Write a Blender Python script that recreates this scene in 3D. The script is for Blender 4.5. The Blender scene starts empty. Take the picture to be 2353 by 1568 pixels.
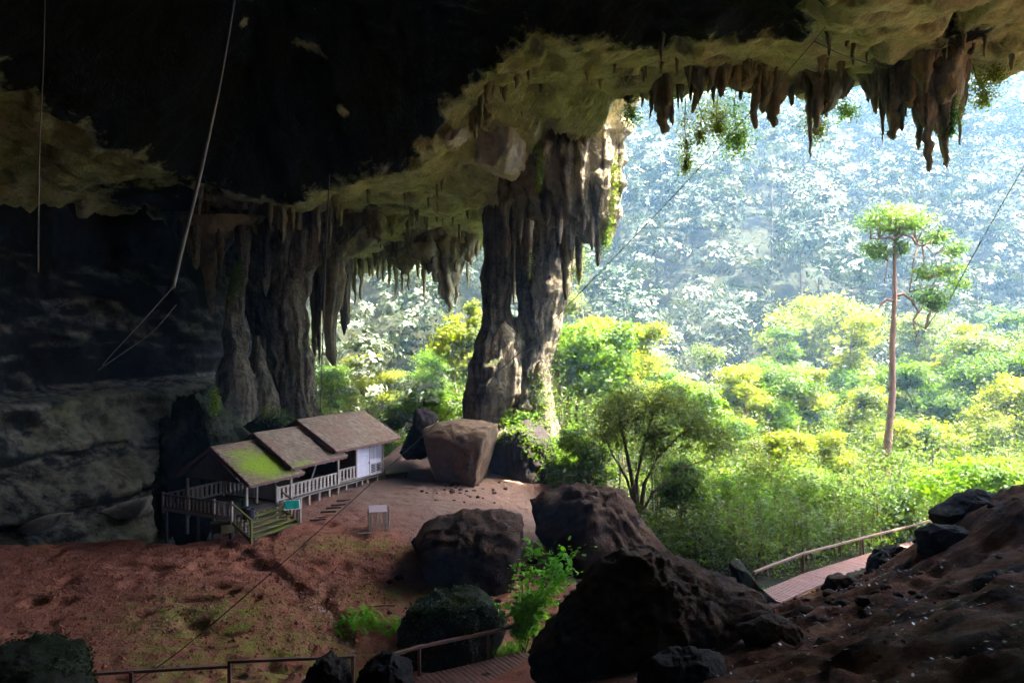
import bpy, bmesh, math, random
import numpy as np
from mathutils import Vector

# ------------------------------------------------------------------ camera, sky, sun, exposure
scene = bpy.context.scene
COL = scene.collection
W, H, F = 2352.0, 1568.0, 1618.0
CX, CY = 1176.0, 784.0

cam_d = bpy.data.cameras.new("camera")
cam = bpy.data.objects.new("camera", cam_d)
COL.objects.link(cam)
cam.location = (0, 0, 0)
cam.rotation_euler = (math.radians(90), 0, 0)
cam_d.sensor_width = 36.0
cam_d.lens = 36.0 * F / W
cam_d.clip_start = 0.1
cam_d.clip_end = 3000
scene.camera = cam

SUN_EL = math.radians(66)
SUN_AZ = math.radians(92)          # clockwise from +Y (the view direction)
world = bpy.data.worlds.new("World")
scene.world = world
world.use_nodes = True
wn = world.node_tree
wn.nodes.clear()
sky = wn.nodes.new("ShaderNodeTexSky")
sky.sky_type = 'NISHITA'
sky.sun_disc = False
sky.sun_elevation = SUN_EL
sky.sun_rotation = SUN_AZ
sky.air_density = 0.6
sky.dust_density = 5.0
sky.ozone_density = 0.4
bg = wn.nodes.new("ShaderNodeBackground")
bg.inputs['Strength'].default_value = 0.15
wo = wn.nodes.new("ShaderNodeOutputWorld")
wn.links.new(sky.outputs[0], bg.inputs[0])
wn.links.new(bg.outputs[0], wo.inputs[0])

sun_d = bpy.data.lights.new("sun", 'SUN')
sun_d.energy = 5.0
sun_d.angle = math.radians(0.6)
sun_d.color = (1.0, 0.93, 0.80)
sun = bpy.data.objects.new("sun", sun_d)
COL.objects.link(sun)
sdir = Vector((math.sin(SUN_AZ) * math.cos(SUN_EL), math.cos(SUN_AZ) * math.cos(SUN_EL), math.sin(SUN_EL)))
sun.rotation_euler = (-sdir).to_track_quat('-Z', 'Y').to_euler()
sun.location = (60, 60, 120)

scene.view_settings.view_transform = 'Standard'
scene.view_settings.look = 'None'
scene.view_settings.gamma = 1.0
scene.view_settings.exposure = 4.2
scene.view_settings.use_curve_mapping = False
cy = scene.cycles
cy.use_denoising = True
cy.use_adaptive_sampling = True
cy.adaptive_threshold = 0.04
cy.max_bounces = 8
cy.diffuse_bounces = 5
cy.glossy_bounces = 2
cy.transmission_bounces = 4
cy.volume_bounces = 0
cy.transparent_max_bounces = 4
cy.sample_clamp_indirect = 4.0
cy.caustics_reflective = False
cy.caustics_refractive = False

rng = np.random.default_rng(7)
random.seed(7)

# ------------------------------------------------------------------ helpers
def P(x, y, d):
    """a point of the place: direction through the photograph's point (x, y), at distance d along the view"""
    return np.array([(x - CX) / F * d, d, (CY - y) / F * d])

def sstep(a, b, x):
    t = np.clip((x - a) / (b - a), 0, 1)
    return t * t * (3 - 2 * t)

def _hash(ix, iy, iz, seed):
    h = (ix * 374761393 + iy * 668265263 + iz * 2147483647 + seed * 1274126177) & 0xffffffff
    h = ((h ^ (h >> 13)) * 1274126177) & 0xffffffff
    h = h ^ (h >> 16)
    return (h & 0xffff) / 32767.5 - 1.0

def noise(p, seed=0):
    p = np.asarray(p, float)
    i = np.floor(p).astype(np.int64)
    f = p - i
    u = f * f * f * (f * (f * 6 - 15) + 10)
    x, y, z = i[:, 0], i[:, 1], i[:, 2]
    def h(a, b, c): return _hash(x + a, y + b, z + c, seed)
    ux, uy, uz = u[:, 0], u[:, 1], u[:, 2]
    a = (h(0,0,0)*(1-ux)+h(1,0,0)*ux)*(1-uy) + (h(0,1,0)*(1-ux)+h(1,1,0)*ux)*uy
    b = (h(0,0,1)*(1-ux)+h(1,0,1)*ux)*(1-uy) + (h(0,1,1)*(1-ux)+h(1,1,1)*ux)*uy
    return a*(1-uz)+b*uz

def fbm(p, octv=4, seed=0, gain=0.5):
    p = np.asarray(p, float)
    s = 0; a = 1.0; t = 0
    for k in range(octv):
        s = s + a * noise(p * (2.03 ** k) + k * 17.3, seed + k)
        t += a; a *= gain
    return s / t

def ridge(p, octv=3, seed=0):
    p = np.asarray(p, float)
    s = 0; a = 1.0; t = 0
    for k in range(octv):
        s = s + a * (1 - 2 * np.abs(noise(p * (2.07 ** k) + k * 11.1, seed + k)))
        t += a; a *= 0.5
    return s / t

class RBF:
    def __init__(s, pts, vals, smooth=0.02):
        s.p = np.array(pts, float); n = len(s.p)
        A = s._k(s.p, s.p) + np.eye(n) * smooth
        Q = np.c_[np.ones(n), s.p]
        M = np.block([[A, Q], [Q.T, np.zeros((3, 3))]])
        s.w = np.linalg.solve(M, np.r_[np.array(vals, float), 0, 0, 0])
    @staticmethod
    def _k(a, b):
        r2 = ((a[:, None, :] - b[None, :, :]) ** 2).sum(-1)
        return 0.5 * r2 * np.log(r2 + 1e-9) * 0.01
    def __call__(s, q):
        q = np.asarray(q, float)
        out = np.empty(len(q))
        for i in range(0, len(q), 40000):
            c = q[i:i+40000]
            out[i:i+40000] = s._k(c, s.p) @ s.w[:-3] + s.w[-3] + c @ s.w[-2:]
        return out

def mesh_np(name, V, Fc, mat=None, smooth=False, attrs=None):
    V = np.asarray(V, np.float32); Fc = np.asarray(Fc, np.int32)
    me = bpy.data.meshes.new(name)
    k = Fc.shape[1]
    me.vertices.add(len(V)); me.vertices.foreach_set("co", V.ravel())
    me.loops.add(Fc.size); me.loops.foreach_set("vertex_index", Fc.ravel())
    me.polygons.add(len(Fc))
    me.polygons.foreach_set("loop_start", np.arange(0, Fc.size, k, dtype=np.int32))
    me.polygons.foreach_set("loop_total", np.full(len(Fc), k, np.int32))
    if smooth: me.polygons.foreach_set("use_smooth", np.ones(len(Fc), bool))
    if attrs:
        for an, av in attrs.items():
            at = me.attributes.new(an, 'FLOAT', 'POINT')
            at.data.foreach_set("value", np.asarray(av, np.float32))
    me.update(calc_edges=True)
    if mat: me.materials.append(mat)
    return me

def obj(name, me, parent=None, loc=(0, 0, 0), rot=(0, 0, 0)):
    o = bpy.data.objects.new(name, me)
    COL.objects.link(o)
    o.location = [float(v) for v in loc]; o.rotation_euler = rot
    if parent: o.parent = parent
    return o

def tag(o, label=None, cat=None, group=None, kind=None):
    if label: o['label'] = label
    if cat: o['category'] = cat
    if group: o['group'] = group
    if kind: o['kind'] = kind
    return o

def thing(name, label, cat, loc, group=None, rotz=0):
    o = obj(name, None, None, loc, (0, 0, rotz))
    return tag(o, label, cat, group)

class MB:
    """collects verts and quads/tris of one part"""
    def __init__(s): s.v = []; s.f = []
    def add(s, vs, fs):
        b = len(s.v); s.v += [tuple(map(float, v)) for v in vs]; s.f += [tuple(i + b for i in f) for f in fs]; return s
    def box(s, c, size, M=None):
        c = Vector([float(q) for q in c]); h = [q / 2 for q in size]
        vs = []
        for z in (-1, 1):
            for x, y in ((-1,-1),(1,-1),(1,1),(-1,1)):
                q = Vector((x*h[0], y*h[1], z*h[2]))
                if M is not None: q = M @ q
                vs.append(q + c)
        return s.add(vs, [(3,2,1,0),(4,5,6,7),(0,1,5,4),(1,2,6,5),(2,3,7,6),(3,0,4,7)])
    def beam(s, a, b, w, h):
        """box from a to b, w wide and h high"""
        a = Vector([float(q) for q in a]); b = Vector([float(q) for q in b]); d = b - a; L = d.length; d.normalize()
        up = Vector((0,0,1))
        if abs(d.z) > .95: up = Vector((1,0,0))
        r = d.cross(up).normalized(); u = r.cross(d).normalized()
        vs = []
        for t in (a, b):
            for x, y in ((-1,-1),(1,-1),(1,1),(-1,1)):
                vs.append(t + r*(x*w/2) + u*(y*h/2))
        return s.add(vs, [(3,2,1,0),(4,5,6,7),(0,1,5,4),(1,2,6,5),(2,3,7,6),(3,0,4,7)])
    def tube(s, pts, rad, n=6):
        pts = [Vector([float(q) for q in p]) for p in pts]
        m = len(pts); vs = []; fs = []
        for i, p in enumerate(pts):
            d = (pts[min(i+1, m-1)] - pts[max(i-1, 0)]).normalized()
            up = Vector((0,0,1)) if abs(d.z) < .9 else Vector((1,0,0))
            r = d.cross(up).normalized(); u = r.cross(d)
            R = rad[i] if hasattr(rad, '__len__') else rad
            for k in range(n):
                t = 2*math.pi*k/n
                vs.append(p + r*(math.cos(t)*R) + u*(math.sin(t)*R))
        for i in range(m-1):
            for k in range(n):
                a = i*n+k; b = i*n+(k+1) % n
                fs.append((a, b, b+n, a+n))
        fs.append(tuple(range(n-1, -1, -1))); fs.append(tuple(range((m-1)*n, m*n)))
        return s.add(vs, fs)
    def mesh(s, name, mat, smooth=False):
        me = bpy.data.meshes.new(name); me.from_pydata(s.v, [], s.f); me.update()
        if smooth: me.polygons.foreach_set("use_smooth", [True]*len(me.polygons))
        me.materials.append(mat); return me
    def build(s, name, mat, parent=None, loc=(0,0,0), rot=(0,0,0), smooth=False):
        return obj(name, s.mesh(name, mat, smooth), parent, loc, rot)

# ------------------------------------------------------------------ materials
def new_mat(name):
    m = bpy.data.materials.new(name); m.use_nodes = True
    nt = m.node_tree; b = nt.nodes['Principled BSDF']
    return m, nt, b

def nd(nt, t, **kw):
    n = nt.nodes.new(t)
    for k, v in kw.items(): setattr(n, k, v)
    return n

def ramp(nt, src, p0, p1, c0=(0,0,0,1), c1=(1,1,1,1)):
    r = nd(nt, 'ShaderNodeValToRGB')
    r.color_ramp.elements[0].position = p0; r.color_ramp.elements[0].color = c0
    r.color_ramp.elements[1].position = p1; r.color_ramp.elements[1].color = c1
    nt.links.new(src, r.inputs[0]); return r.outputs[0]

def nz(nt, vec, scale, detail=6, rough=.6, dist=0.0):
    n = nd(nt, 'ShaderNodeTexNoise'); n.inputs['Scale'].default_value = scale
    n.inputs['Detail'].default_value = detail; n.inputs['Roughness'].default_value = rough
    n.inputs['Distortion'].default_value = dist
    nt.links.new(vec, n.inputs['Vector']); return n.outputs[0]

def mix(nt, fac, a, b, mode='MIX'):
    m = nd(nt, 'ShaderNodeMix', data_type='RGBA', blend_type=mode)
    if isinstance(fac, float): m.inputs[0].default_value = fac
    else: nt.links.new(fac, m.inputs[0])
    for i, v in ((6, a), (7, b)):
        if isinstance(v, tuple): m.inputs[i].default_value = (*v, 1) if len(v) == 3 else v
        else: nt.links.new(v, m.inputs[i])
    return m.outputs[2]

def mth(nt, op, a, b=None):
    m = nd(nt, 'ShaderNodeMath', operation=op)
    for i, v in ((0, a), (1, b)):
        if v is None: continue
        if isinstance(v, (int, float)): m.inputs[i].default_value = v
        else: nt.links.new(v, m.inputs[i])
    return m.outputs[0]

def vmap(nt, vec, sc):
    m = nd(nt, 'ShaderNodeMapping'); m.inputs['Scale'].default_value = sc
    nt.links.new(vec, m.inputs['Vector']); return m.outputs[0]

def bump(nt, b, h, strength, dist):
    n = nd(nt, 'ShaderNodeBump'); n.inputs['Strength'].default_value = strength; n.inputs['Distance'].default_value = dist
    nt.links.new(h, n.inputs['Height']); nt.links.new(n.outputs[0], b.inputs['Normal'])

def rock_mat(name, ca, cb, dark, streak=.5, moss=0.0, mosscol=(.05,.09,.015), shade_tint=False, shade_col=(.010,.010,.009),
             rough=.85, bs=.7, bd=.25, sc=1.0, band=0.0, spec=.1):
    m, nt, b = new_mat(name)
    pos = nd(nt, 'ShaderNodeNewGeometry')
    v = pos.outputs['Position']
    n1 = nz(nt, v, .22*sc, 8, .62)
    c = ramp(nt, n1, .36, .66, (*ca, 1), (*cb, 1))
    n2 = nz(nt, v, 1.7*sc, 6, .7)
    c = mix(nt, ramp(nt, n2, .42, .72), c, (ca[0]*1.25, ca[1]*1.2, ca[2]*1.1))
    if streak:
        n3 = nz(nt, vmap(nt, v, (1.1, 1.1, .09)), 1.0*sc, 6, .6, .4)
        c = mix(nt, mth(nt, 'MULTIPLY', ramp(nt, n3, .47, .62), streak), c, dark)
    if band:
        n5 = nz(nt, vmap(nt, v, (.12, .12, 1.6)), 1.0, 6, .6)
        c = mix(nt, mth(nt, 'MULTIPLY', ramp(nt, n5, .5, .6), band), c, dark)
    n4 = nz(nt, v, .8*sc, 9, .7)
    c = mix(nt, mth(nt, 'MULTIPLY', ramp(nt, n4, .53, .7), .8), c, dark)
    if shade_tint:  # unlit look of dome and upper wall, mixed into the rock colour as near-black
        at = nd(nt, 'ShaderNodeAttribute', attribute_name='shade_tint')
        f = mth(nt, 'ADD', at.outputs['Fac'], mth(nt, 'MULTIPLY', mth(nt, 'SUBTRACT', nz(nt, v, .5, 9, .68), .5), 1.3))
        c = mix(nt, ramp(nt, f, .40, .60), c, shade_col)
    if moss:
        sep = nd(nt, 'ShaderNodeSeparateXYZ'); nt.links.new(pos.outputs['Normal'], sep.inputs[0])
        f = mth(nt, 'MULTIPLY', ramp(nt, sep.outputs[2], .05, .6), ramp(nt, nz(nt, v, .9, 7, .7), .5-moss*.25, .62))
        c = mix(nt, f, c, mosscol)
    nt.links.new(c, b.inputs['Base Color'])
    b.inputs['Roughness'].default_value = rough
    b.inputs['Specular IOR Level'].default_value = spec
    hb = mth(nt, 'ADD', nz(nt, v, 1.3*sc, 12, .68), mth(nt, 'MULTIPLY', nz(nt, vmap(nt, v, (1, 1, .3)), 5*sc, 6, .7), .35))
    bump(nt, b, hb, bs, bd)
    return m

def leaf_mat(name, c0, c1, trans=.45, rough=.45, tboost=(1.5, 1.6, .6), tone=None):
    m, nt, b = new_mat(name)
    g = nd(nt, 'ShaderNodeNewGeometry')
    c = ramp(nt, g.outputs['Random Per Island'], 0.0, 1.0, (*c0, 1), (*c1, 1))
    if tone:
        ta = nd(nt, 'ShaderNodeAttribute', attribute_name='tone')
        c = mix(nt, ta.outputs['Fac'], mix(nt, .65, c, (.02,.04,.025)), mix(nt, .5, c, tone))
    c = mix(nt, ramp(nt, nz(nt, g.outputs['Position'], .35, 3, .5), .35, .65), c, tuple(.55*a+.45*q for a, q in zip(c0, (c0[0]*.5, c0[1]*.65, c0[2]*.8))))
    nt.links.new(c, b.inputs['Base Color'])
    b.inputs['Roughness'].default_value = rough
    b.inputs['Specular IOR Level'].default_value = .2
    tr = nd(nt, 'ShaderNodeBsdfTranslucent')
    nt.links.new(mix(nt, 1.0, c, tboost, 'MULTIPLY'), tr.inputs[0])
    ms = nd(nt, 'ShaderNodeMixShader'); ms.inputs[0].default_value = trans
    nt.links.new(b.outputs[0], ms.inputs[1]); nt.links.new(tr.outputs[0], ms.inputs[2])
    nt.links.new(ms.outputs[0], nt.nodes['Material Output'].inputs['Surface'])
    return m

def wood_mat(name, ca, cb, rough=.8, sc=6.0, moss=None, mossamt=.5, bs=.3, spec=.3):
    m, nt, b = new_mat(name)
    tc = nd(nt, 'ShaderNodeNewGeometry').outputs['Position']
    n = nz(nt, tc, sc, 6, .65)
    c = ramp(nt, n, .3, .7, (*ca, 1), (*cb, 1))
    if moss:
        c = mix(nt, ramp(nt, nz(nt, tc, .7, 6, .65), .6-mossamt*.3, .66-mossamt*.1), c, moss)
    nt.links.new(c, b.inputs['Base Color'])
    b.inputs['Roughness'].default_value = rough
    b.inputs['Specular IOR Level'].default_value = spec
    bump(nt, b, nz(nt, tc, sc*4, 4, .6), bs, .01)
    return m

def plain_mat(name, c, rough=.6):
    m, nt, b = new_mat(name)
    tc = nd(nt, 'ShaderNodeNewGeometry').outputs['Position']
    col = ramp(nt, nz(nt, tc, 9, 5, .6), .3, .75, (*[q*.8 for q in c], 1), (*c, 1))
    nt.links.new(col, b.inputs['Base Color']); b.inputs['Roughness'].default_value = rough
    return m

M_ceil = rock_mat('limestone_ceiling', (.56,.545,.30), (.43,.41,.235), (.11,.11,.065), streak=0, shade_tint=True, band=0, bs=1, bd=.55)
M_col = rock_mat('limestone_column', (.24,.20,.14), (.105,.09,.06), (.022,.02,.016), streak=.85, moss=.12, bs=1, bd=.8, sc=1.5)
M_drape = rock_mat('drapery_rock', (.40,.33,.225), (.20,.165,.11), (.035,.03,.022), streak=.9, bs=1, bd=.45, sc=1.2)
M_stal = rock_mat('stalactite_rock', (.34,.30,.185), (.21,.19,.115), (.06,.055,.04), streak=.7, bs=.9, bd=.25)
M_pale = rock_mat('pale_rock', (.58,.53,.46), (.46,.41,.34), (.13,.12,.09), streak=.35, bs=.7, bd=.2)
M_wall = rock_mat('wall_rock', (.14,.135,.068), (.068,.068,.034), (.03,.03,.026), streak=.15, shade_tint=True, band=.35, moss=.35, mosscol=(.20,.18,.135), bs=1, bd=.35)
M_dark = rock_mat('dark_rock', (.028,.021,.019), (.016,.013,.012), (.006,.005,.005), streak=.3, bs=1, bd=.15, sc=2.2, rough=.8, spec=.12)
M_mossrock = rock_mat('mossy_rock', (.035,.034,.028), (.02,.02,.017), (.007,.007,.006), streak=.3, moss=.6, mosscol=(.022,.035,.010), bs=1, bd=.15, sc=2.2)
M_soilrock = rock_mat('soil_crusted_rock', (.03,.019,.015), (.014,.010,.009), (.005,.004,.004), streak=.1, moss=.75, mosscol=(.10,.058,.033), bs=1, bd=.18, sc=2.4, rough=.85, spec=.1)
M_boulder = rock_mat('tan_boulder', (.14,.10,.066), (.10,.07,.046), (.035,.026,.02), streak=.15, bs=.6, bd=.12, sc=2)

def soil_mat():
    m, nt, b = new_mat('red_soil')
    v = nd(nt, 'ShaderNodeNewGeometry').outputs['Position']
    at = nd(nt, 'ShaderNodeAttribute', attribute_name='zone')     # 0 red dirt, 1 brown slope, 2 forest floor
    red = ramp(nt, nz(nt, v, .33, 8, .62), .35, .68, (.29,.105,.066,1), (.40,.155,.095,1))
    red = mix(nt, ramp(nt, nz(nt, v, 2.6, 8, .7), .5, .72), red, (.15,.065,.045))
    gm = nd(nt, 'ShaderNodeAttribute', attribute_name='algae')
    red = mix(nt, mth(nt, 'MULTIPLY', gm.outputs['Fac'], ramp(nt, nz(nt, v, 1.5, 8, .7), .42, .62)), red, (.24,.25,.045))
    gr = nd(nt, 'ShaderNodeAttribute', attribute_name='grey')
    red = mix(nt, gr.outputs['Fac'], red, mix(nt, nz(nt, v, 1.2, 8, .7), (.13,.085,.066), (.25,.165,.13)))
    brown = ramp(nt, nz(nt, v, .6, 9, .68), .40, .62, (.028,.013,.008,1), (.20,.085,.042,1))
    forest = ramp(nt, nz(nt, v, .8, 6, .6), .4, .65, (.010,.014,.006,1), (.026,.026,.013,1))
    pt = nd(nt, 'ShaderNodeAttribute', attribute_name='pit')
    red = mix(nt, pt.outputs['Fac'], red, (.035,.033,.028))
    c = mix(nt, mth(nt, 'MINIMUM', at.outputs['Fac'], 1.0), red, brown)
    f2 = nd(nt, 'ShaderNodeMath', operation='SUBTRACT', use_clamp=True)
    nt.links.new(at.outputs['Fac'], f2.inputs[0]); f2.inputs[1].default_value = 1.0
    c = mix(nt, f2.outputs[0], c, forest)
    nt.links.new(c, b.inputs['Base Color'])
    b.inputs['Roughness'].default_value = .9
    b.inputs['Specular IOR Level'].default_value = .06
    hb = mth(nt, 'ADD', nz(nt, v, 2.2, 10, .7), mth(nt, 'MULTIPLY', nz(nt, v, 9, 6, .7), .3))
    bump(nt, b, hb, .9, .16)
    return m
M_soil = soil_mat()

M_leaf_hill = leaf_mat('hill_foliage', (.028,.048,.02), (.085,.11,.045), .08, .4, tone=(.30,.31,.23))
M_leaf_bright = leaf_mat('bright_foliage', (.065,.125,.010), (.14,.21,.018), .55, .5, (1.8, 2.0, .5))
M_leaf_yel = leaf_mat('yellow_green_foliage', (.12,.14,.012), (.21,.22,.022), .55, .5, (1.8, 1.9, .5))
M_leaf_dark = leaf_mat('olive_foliage', (.085,.11,.025), (.15,.18,.045), .45, .4)
M_leaf_mid = leaf_mat('mid_green_foliage', (.045,.085,.010), (.10,.15,.018), .5, .5, (1.8, 2.0, .5))
M_leaf_under = leaf_mat('understory_foliage', (.05,.07,.012), (.12,.14,.022), .5, .5, (1.7, 1.8, .5))
M_leaf_near = leaf_mat('fresh_leaf', (.15,.40,.02), (.27,.52,.04), .5, .45, (1.3, 1.4, .5))
M_moss = leaf_mat('moss_foliage', (.10,.16,.015), (.2,.24,.02), .4, .6)
M_leaf_dim = leaf_mat('dim_moss', (.025,.042,.010), (.055,.08,.018), .3, .5)
M_bark = wood_mat('bark', (.07,.05,.035), (.14,.10,.07), .9, 3)
M_bark_red = wood_mat('reddish_bark', (.16,.085,.06), (.26,.15,.11), .85, 2)
M_wood_grey = wood_mat('weathered_grey_wood', (.25,.215,.19), (.40,.35,.31), .8, 4)
M_wood_dark = wood_mat('dark_wood', (.045,.035,.03), (.09,.07,.055), .8, 4)
M_wood_moss = wood_mat('mossy_step_wood', (.10,.085,.05), (.17,.14,.08), .8, 4, (.13,.17,.025), .8)
M_paint = wood_mat('lilac_grey_paint', (.52,.51,.62), (.66,.65,.76), .6, 3)
M_deck = wood_mat('red_brown_decking', (.15,.07,.055), (.25,.125,.10), .6, 3, spec=.3)
M_rail = wood_mat('rail_wood', (.11,.06,.045), (.19,.105,.08), .5, 3, spec=.4)
M_bamboo = wood_mat('bamboo', (.13,.105,.08), (.24,.19,.14), .6, 2)
M_cable = plain_mat('dark_cable', (.03,.03,.03), .6)
M_teal = plain_mat('teal_panel', (.01,.30,.22), .35)
M_white = plain_mat('white_frame', (.72,.72,.76), .5)
M_steel = plain_mat('grey_post', (.16,.16,.15), .6)
M_cream = plain_mat('cream_panel', (.34,.32,.17), .6)
M_bin = plain_mat('dark_plastic', (.025,.02,.045), .4)
M_bingreen = plain_mat('green_plastic', (.02,.09,.05), .4)
M_stick = wood_mat('pale_sticks', (.25,.22,.18), (.42,.38,.32), .8, 6)
M_lid = plain_mat('pinkish_board', (.52,.42,.46), .6)
M_litter = plain_mat('dry_leaf_litter', (.13,.075,.055), .35)

def roof_mat():
    m, nt, b = new_mat('roof_shingle')
    g = nd(nt, 'ShaderNodeNewGeometry')
    v = g.outputs['Position']
    c = ramp(nt, g.outputs['Random Per Island'], 0, 1, (.18,.135,.095,1), (.31,.24,.175,1))
    c = mix(nt, mth(nt, 'MULTIPLY', ramp(nt, nz(nt, v, .5, 5, .6), .45, .62), .6), c, (.22,.125,.095))
    at = nd(nt, 'ShaderNodeAttribute', attribute_name='moss')
    c = mix(nt, ramp(nt, mth(nt, 'ADD', at.outputs['Fac'], mth(nt, 'MULTIPLY', mth(nt, 'SUBTRACT', nz(nt, v, 1.1, 7, .65), .5), 1.1)), .3, .85), c, (.24,.34,.03))
    nt.links.new(c, b.inputs['Base Color']); b.inputs['Roughness'].default_value = .85; b.inputs['Specular IOR Level'].default_value = .12
    return m
M_roof = roof_mat()
M_barge = wood_mat('barge_board', (.10,.05,.045), (.17,.08,.07), .7, 4)

# ------------------------------------------------------------------ ground: cave floor, slope and the hill outside
FL = np.array([
 (-30,24,-11.2),(-20,24,-11.1),(-10,22,-11.2),(-3,23,-11.7),(-1,26,-11.9),(-30,32,-10.6),(-20,30,-10.8),(-10,30,-10.7),(-4,32,-10.9),
 (-24,36,-10.4),(-14,38,-10.1),(-8,38,-10.15),(-3,38,-10.4),(-9,45,-9.6),(-5,48,-9.6),(-6,56,-9.0),(-3,52,-9.5),(2,50,-10.2),
 (-12,50,-9.4),(-16,56,-8.7),(-22,62,-7.8),(-2,60,-7.2),(2,60,-7.0),(5,58,-8.2),(3,42,-11.2),(6,36,-11.8),(3,32,-11.6),(0,28,-11.8),
 (12.2,32.5,-11.95),(15,36,-12.2),(20.5,41.5,-12.9),(26.6,46.5,-13.5),(9,31,-12.1),(12,45,-13),(20,60,-13.5),(0,75,-10),(-12,75,-9.5),
 (10,75,-13),(30,60,-14),(40,75,-14),(36,52,-13.5),
 (5.8,8,-3.9),(5,13,-6.3),(1.3,17,-8.3),(8.7,17,-7.0),(17.4,24,-5.1),(10.9,15,-5.2),(13.9,22,-7.0),(16.1,26,-6.7),(15.9,28,-8.8),(12.6,28.3,-10.3),(10.2,28,-10.9),
 (0,0,-1.75),(4,4,-2.9),(-4,5,-3.8),(-6,12,-8.0),(-3,16,-9.4),(-14,15,-10.0),(-15,5,-6),(0,-10,-.5),(15,5,-1.2),(20,15,-2.5),(23,25,-4.6),(30,31,-5.5),(26,35,-9.5),(6,24,-10.0),(2,22,-10.4)], float)
floor_rbf = RBF(FL[:, :2], FL[:, 2], .05)
STEP = np.array([(-16.5,38.0),(-15.7,37),(-13.3,35),(-10.9,32.9),(-9.3,30.9),(-7.4,28.9),(-6.2,27.5),(-5.6,26)])

def hill_z(x, y):
    q = np.c_[x*.012, y*.012, np.zeros_like(x)]
    base = -13 + np.maximum(0, y - 92 + 6*noise(q*1.5, 31)) * (.80 + .10*noise(q, 33))
    return base + 4*fbm(np.c_[x*.03, y*.03, np.zeros_like(x)], 3, 41) * sstep(92, 130, y)

def ground_z(x, y, detail=True):
    q = np.c_[x, y]
    zr = floor_rbf(np.c_[np.clip(x, -32, 45), np.clip(y, -12, 80)])
    zr = np.clip(zr, -16, 2)
    pit = sstep(36.2, 39.4, y + .5*noise(np.c_[x*.4, x*0, x*0], 3)) * sstep(-14.3, -17.0, x - .25*(y-38))
    zr = zr - 7.0*pit
    xs = np.interp(-y, -STEP[:, 1], STEP[:, 0]) + .4*noise(np.c_[y*.9, y*0, y*0], 5) + .12*noise(np.c_[y*3, y*0, y*0], 6)
    d = x - xs
    act = sstep(25.2, 27.5, y) * (1 - sstep(37.2, 38.4, y))
    zr = zr - .2*act*sstep(.1, -.1, d)*np.exp(np.minimum(d, 0)/1.6)
    if detail:
        p = np.c_[x, y, np.zeros_like(x)]
        slope = sstep(1.5, 6, x) * (1 - sstep(29, 33, y))
        left = (1-sstep(-8, -4, x)) * sstep(20, 24, y)*(1-sstep(38, 42, y))
        zr = zr + .10*fbm(p*.45, 4, 11) + (.06*ridge(p*1.3, 3, 12) + .05*fbm(p*2.5, 2, 14))*sstep(18, 22, y)*(1-sstep(55, 65, y)) + left*(.055*ridge(p*np.array([.9,1.6,1]), 3, 13) - .24*np.maximum(0, noise(p*1.5, 15)-.35)*1.6)
        zr = zr + slope*(.42*ridge(p*np.array([.33,.75,1])+p[:, [1,0,2]]*np.array([.2,-.2,0]), 4, 17) + .14*fbm(p*2.1, 3, 19))
    t = np.maximum(sstep(72, 100, y), np.maximum(sstep(38, 60, np.abs(x)), 0)*sstep(45, 60, y))
    z = zr*(1-t) + hill_z(x, y)*t
    return z

xs_g = np.r_[np.linspace(-240, -34, 42)[:-1], np.arange(-34, 34, .19), np.linspace(34, 240, 42)]
ys_g = np.r_[np.linspace(-48, 4, 16)[:-1], np.arange(4, 20, .35), np.arange(20, 52, .19), np.linspace(52, 100, 50), np.linspace(104, 290, 46)]
GX, GY = np.meshgrid(xs_g, ys_g)
gx, gy = GX.ravel(), GY.ravel()
gz = ground_z(gx, gy)
nx, ny = len(xs_g), len(ys_g)
ii = (np.arange(ny-1)[:, None]*nx + np.arange(nx-1)[None]).ravel()
gF = np.c_[ii, ii+1, ii+nx+1, ii+nx]
pn = np.c_[gx, gy, gx*0]
n_z = fbm(pn*.25, 3, 51)
zone = np.clip(sstep(-1, 4, gx + 2*n_z - .0*(gy-25)) * (1 - sstep(30, 34, gy)), 0, 1)
zone = np.maximum(zone, sstep(16, 12, gy + .3*gx))
zone = np.maximum(zone, 2*sstep(1.5, 5, gx + 2*n_z - (46-gy)*.15)*sstep(31, 35, gy))
zone = np.maximum(zone, 2*sstep(58, 66, gy + 3*n_z))
def blob2(cx, cy, rx, ry): return np.exp(-(((gx-cx)/rx)**2 + ((gy-cy)/ry)**2))
algae = np.clip(1.3*(blob2(-8.5,35.5,2.6,1.2)*.9 + blob2(-10.5,26,3.2,3.2) + blob2(-7,24.5,3,2) + blob2(-5,30.5,2,1)*.8 + blob2(-13.5,28.5,2.5,1.6)*.6 + blob2(-4,35,3,1.5)*.5), 0, 1)
grey = np.clip(sstep(34, 43, gy + 2*n_z + .5*(gx+6)) * (1 - sstep(-2, 3, -gx-14)), 0, 1)
pitm = sstep(37.0, 38.0, gy + .6*n_z) * sstep(-15.0, -17.0, gx - .25*(gy-38))
ground = obj('ground', mesh_np('ground', np.c_[gx, gy, gz], gF, M_soil, True, {'zone': zone, 'algae': algae, 'grey': grey, 'pit': pitm}))
tag(ground, kind='structure')
GZ2 = gz.reshape(ny, nx)
def gz1(x, y):
    i = int(np.clip(np.searchsorted(ys_g, y)-1, 0, ny-2)); j = int(np.clip(np.searchsorted(xs_g, x)-1, 0, nx-2))
    v = (y-ys_g[i])/(ys_g[i+1]-ys_g[i]); u = (x-xs_g[j])/(xs_g[j+1]-xs_g[j])
    return float((GZ2[i,j]*(1-u)+GZ2[i,j+1]*u)*(1-v) + (GZ2[i+1,j]*(1-u)+GZ2[i+1,j+1]*u)*v)

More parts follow.
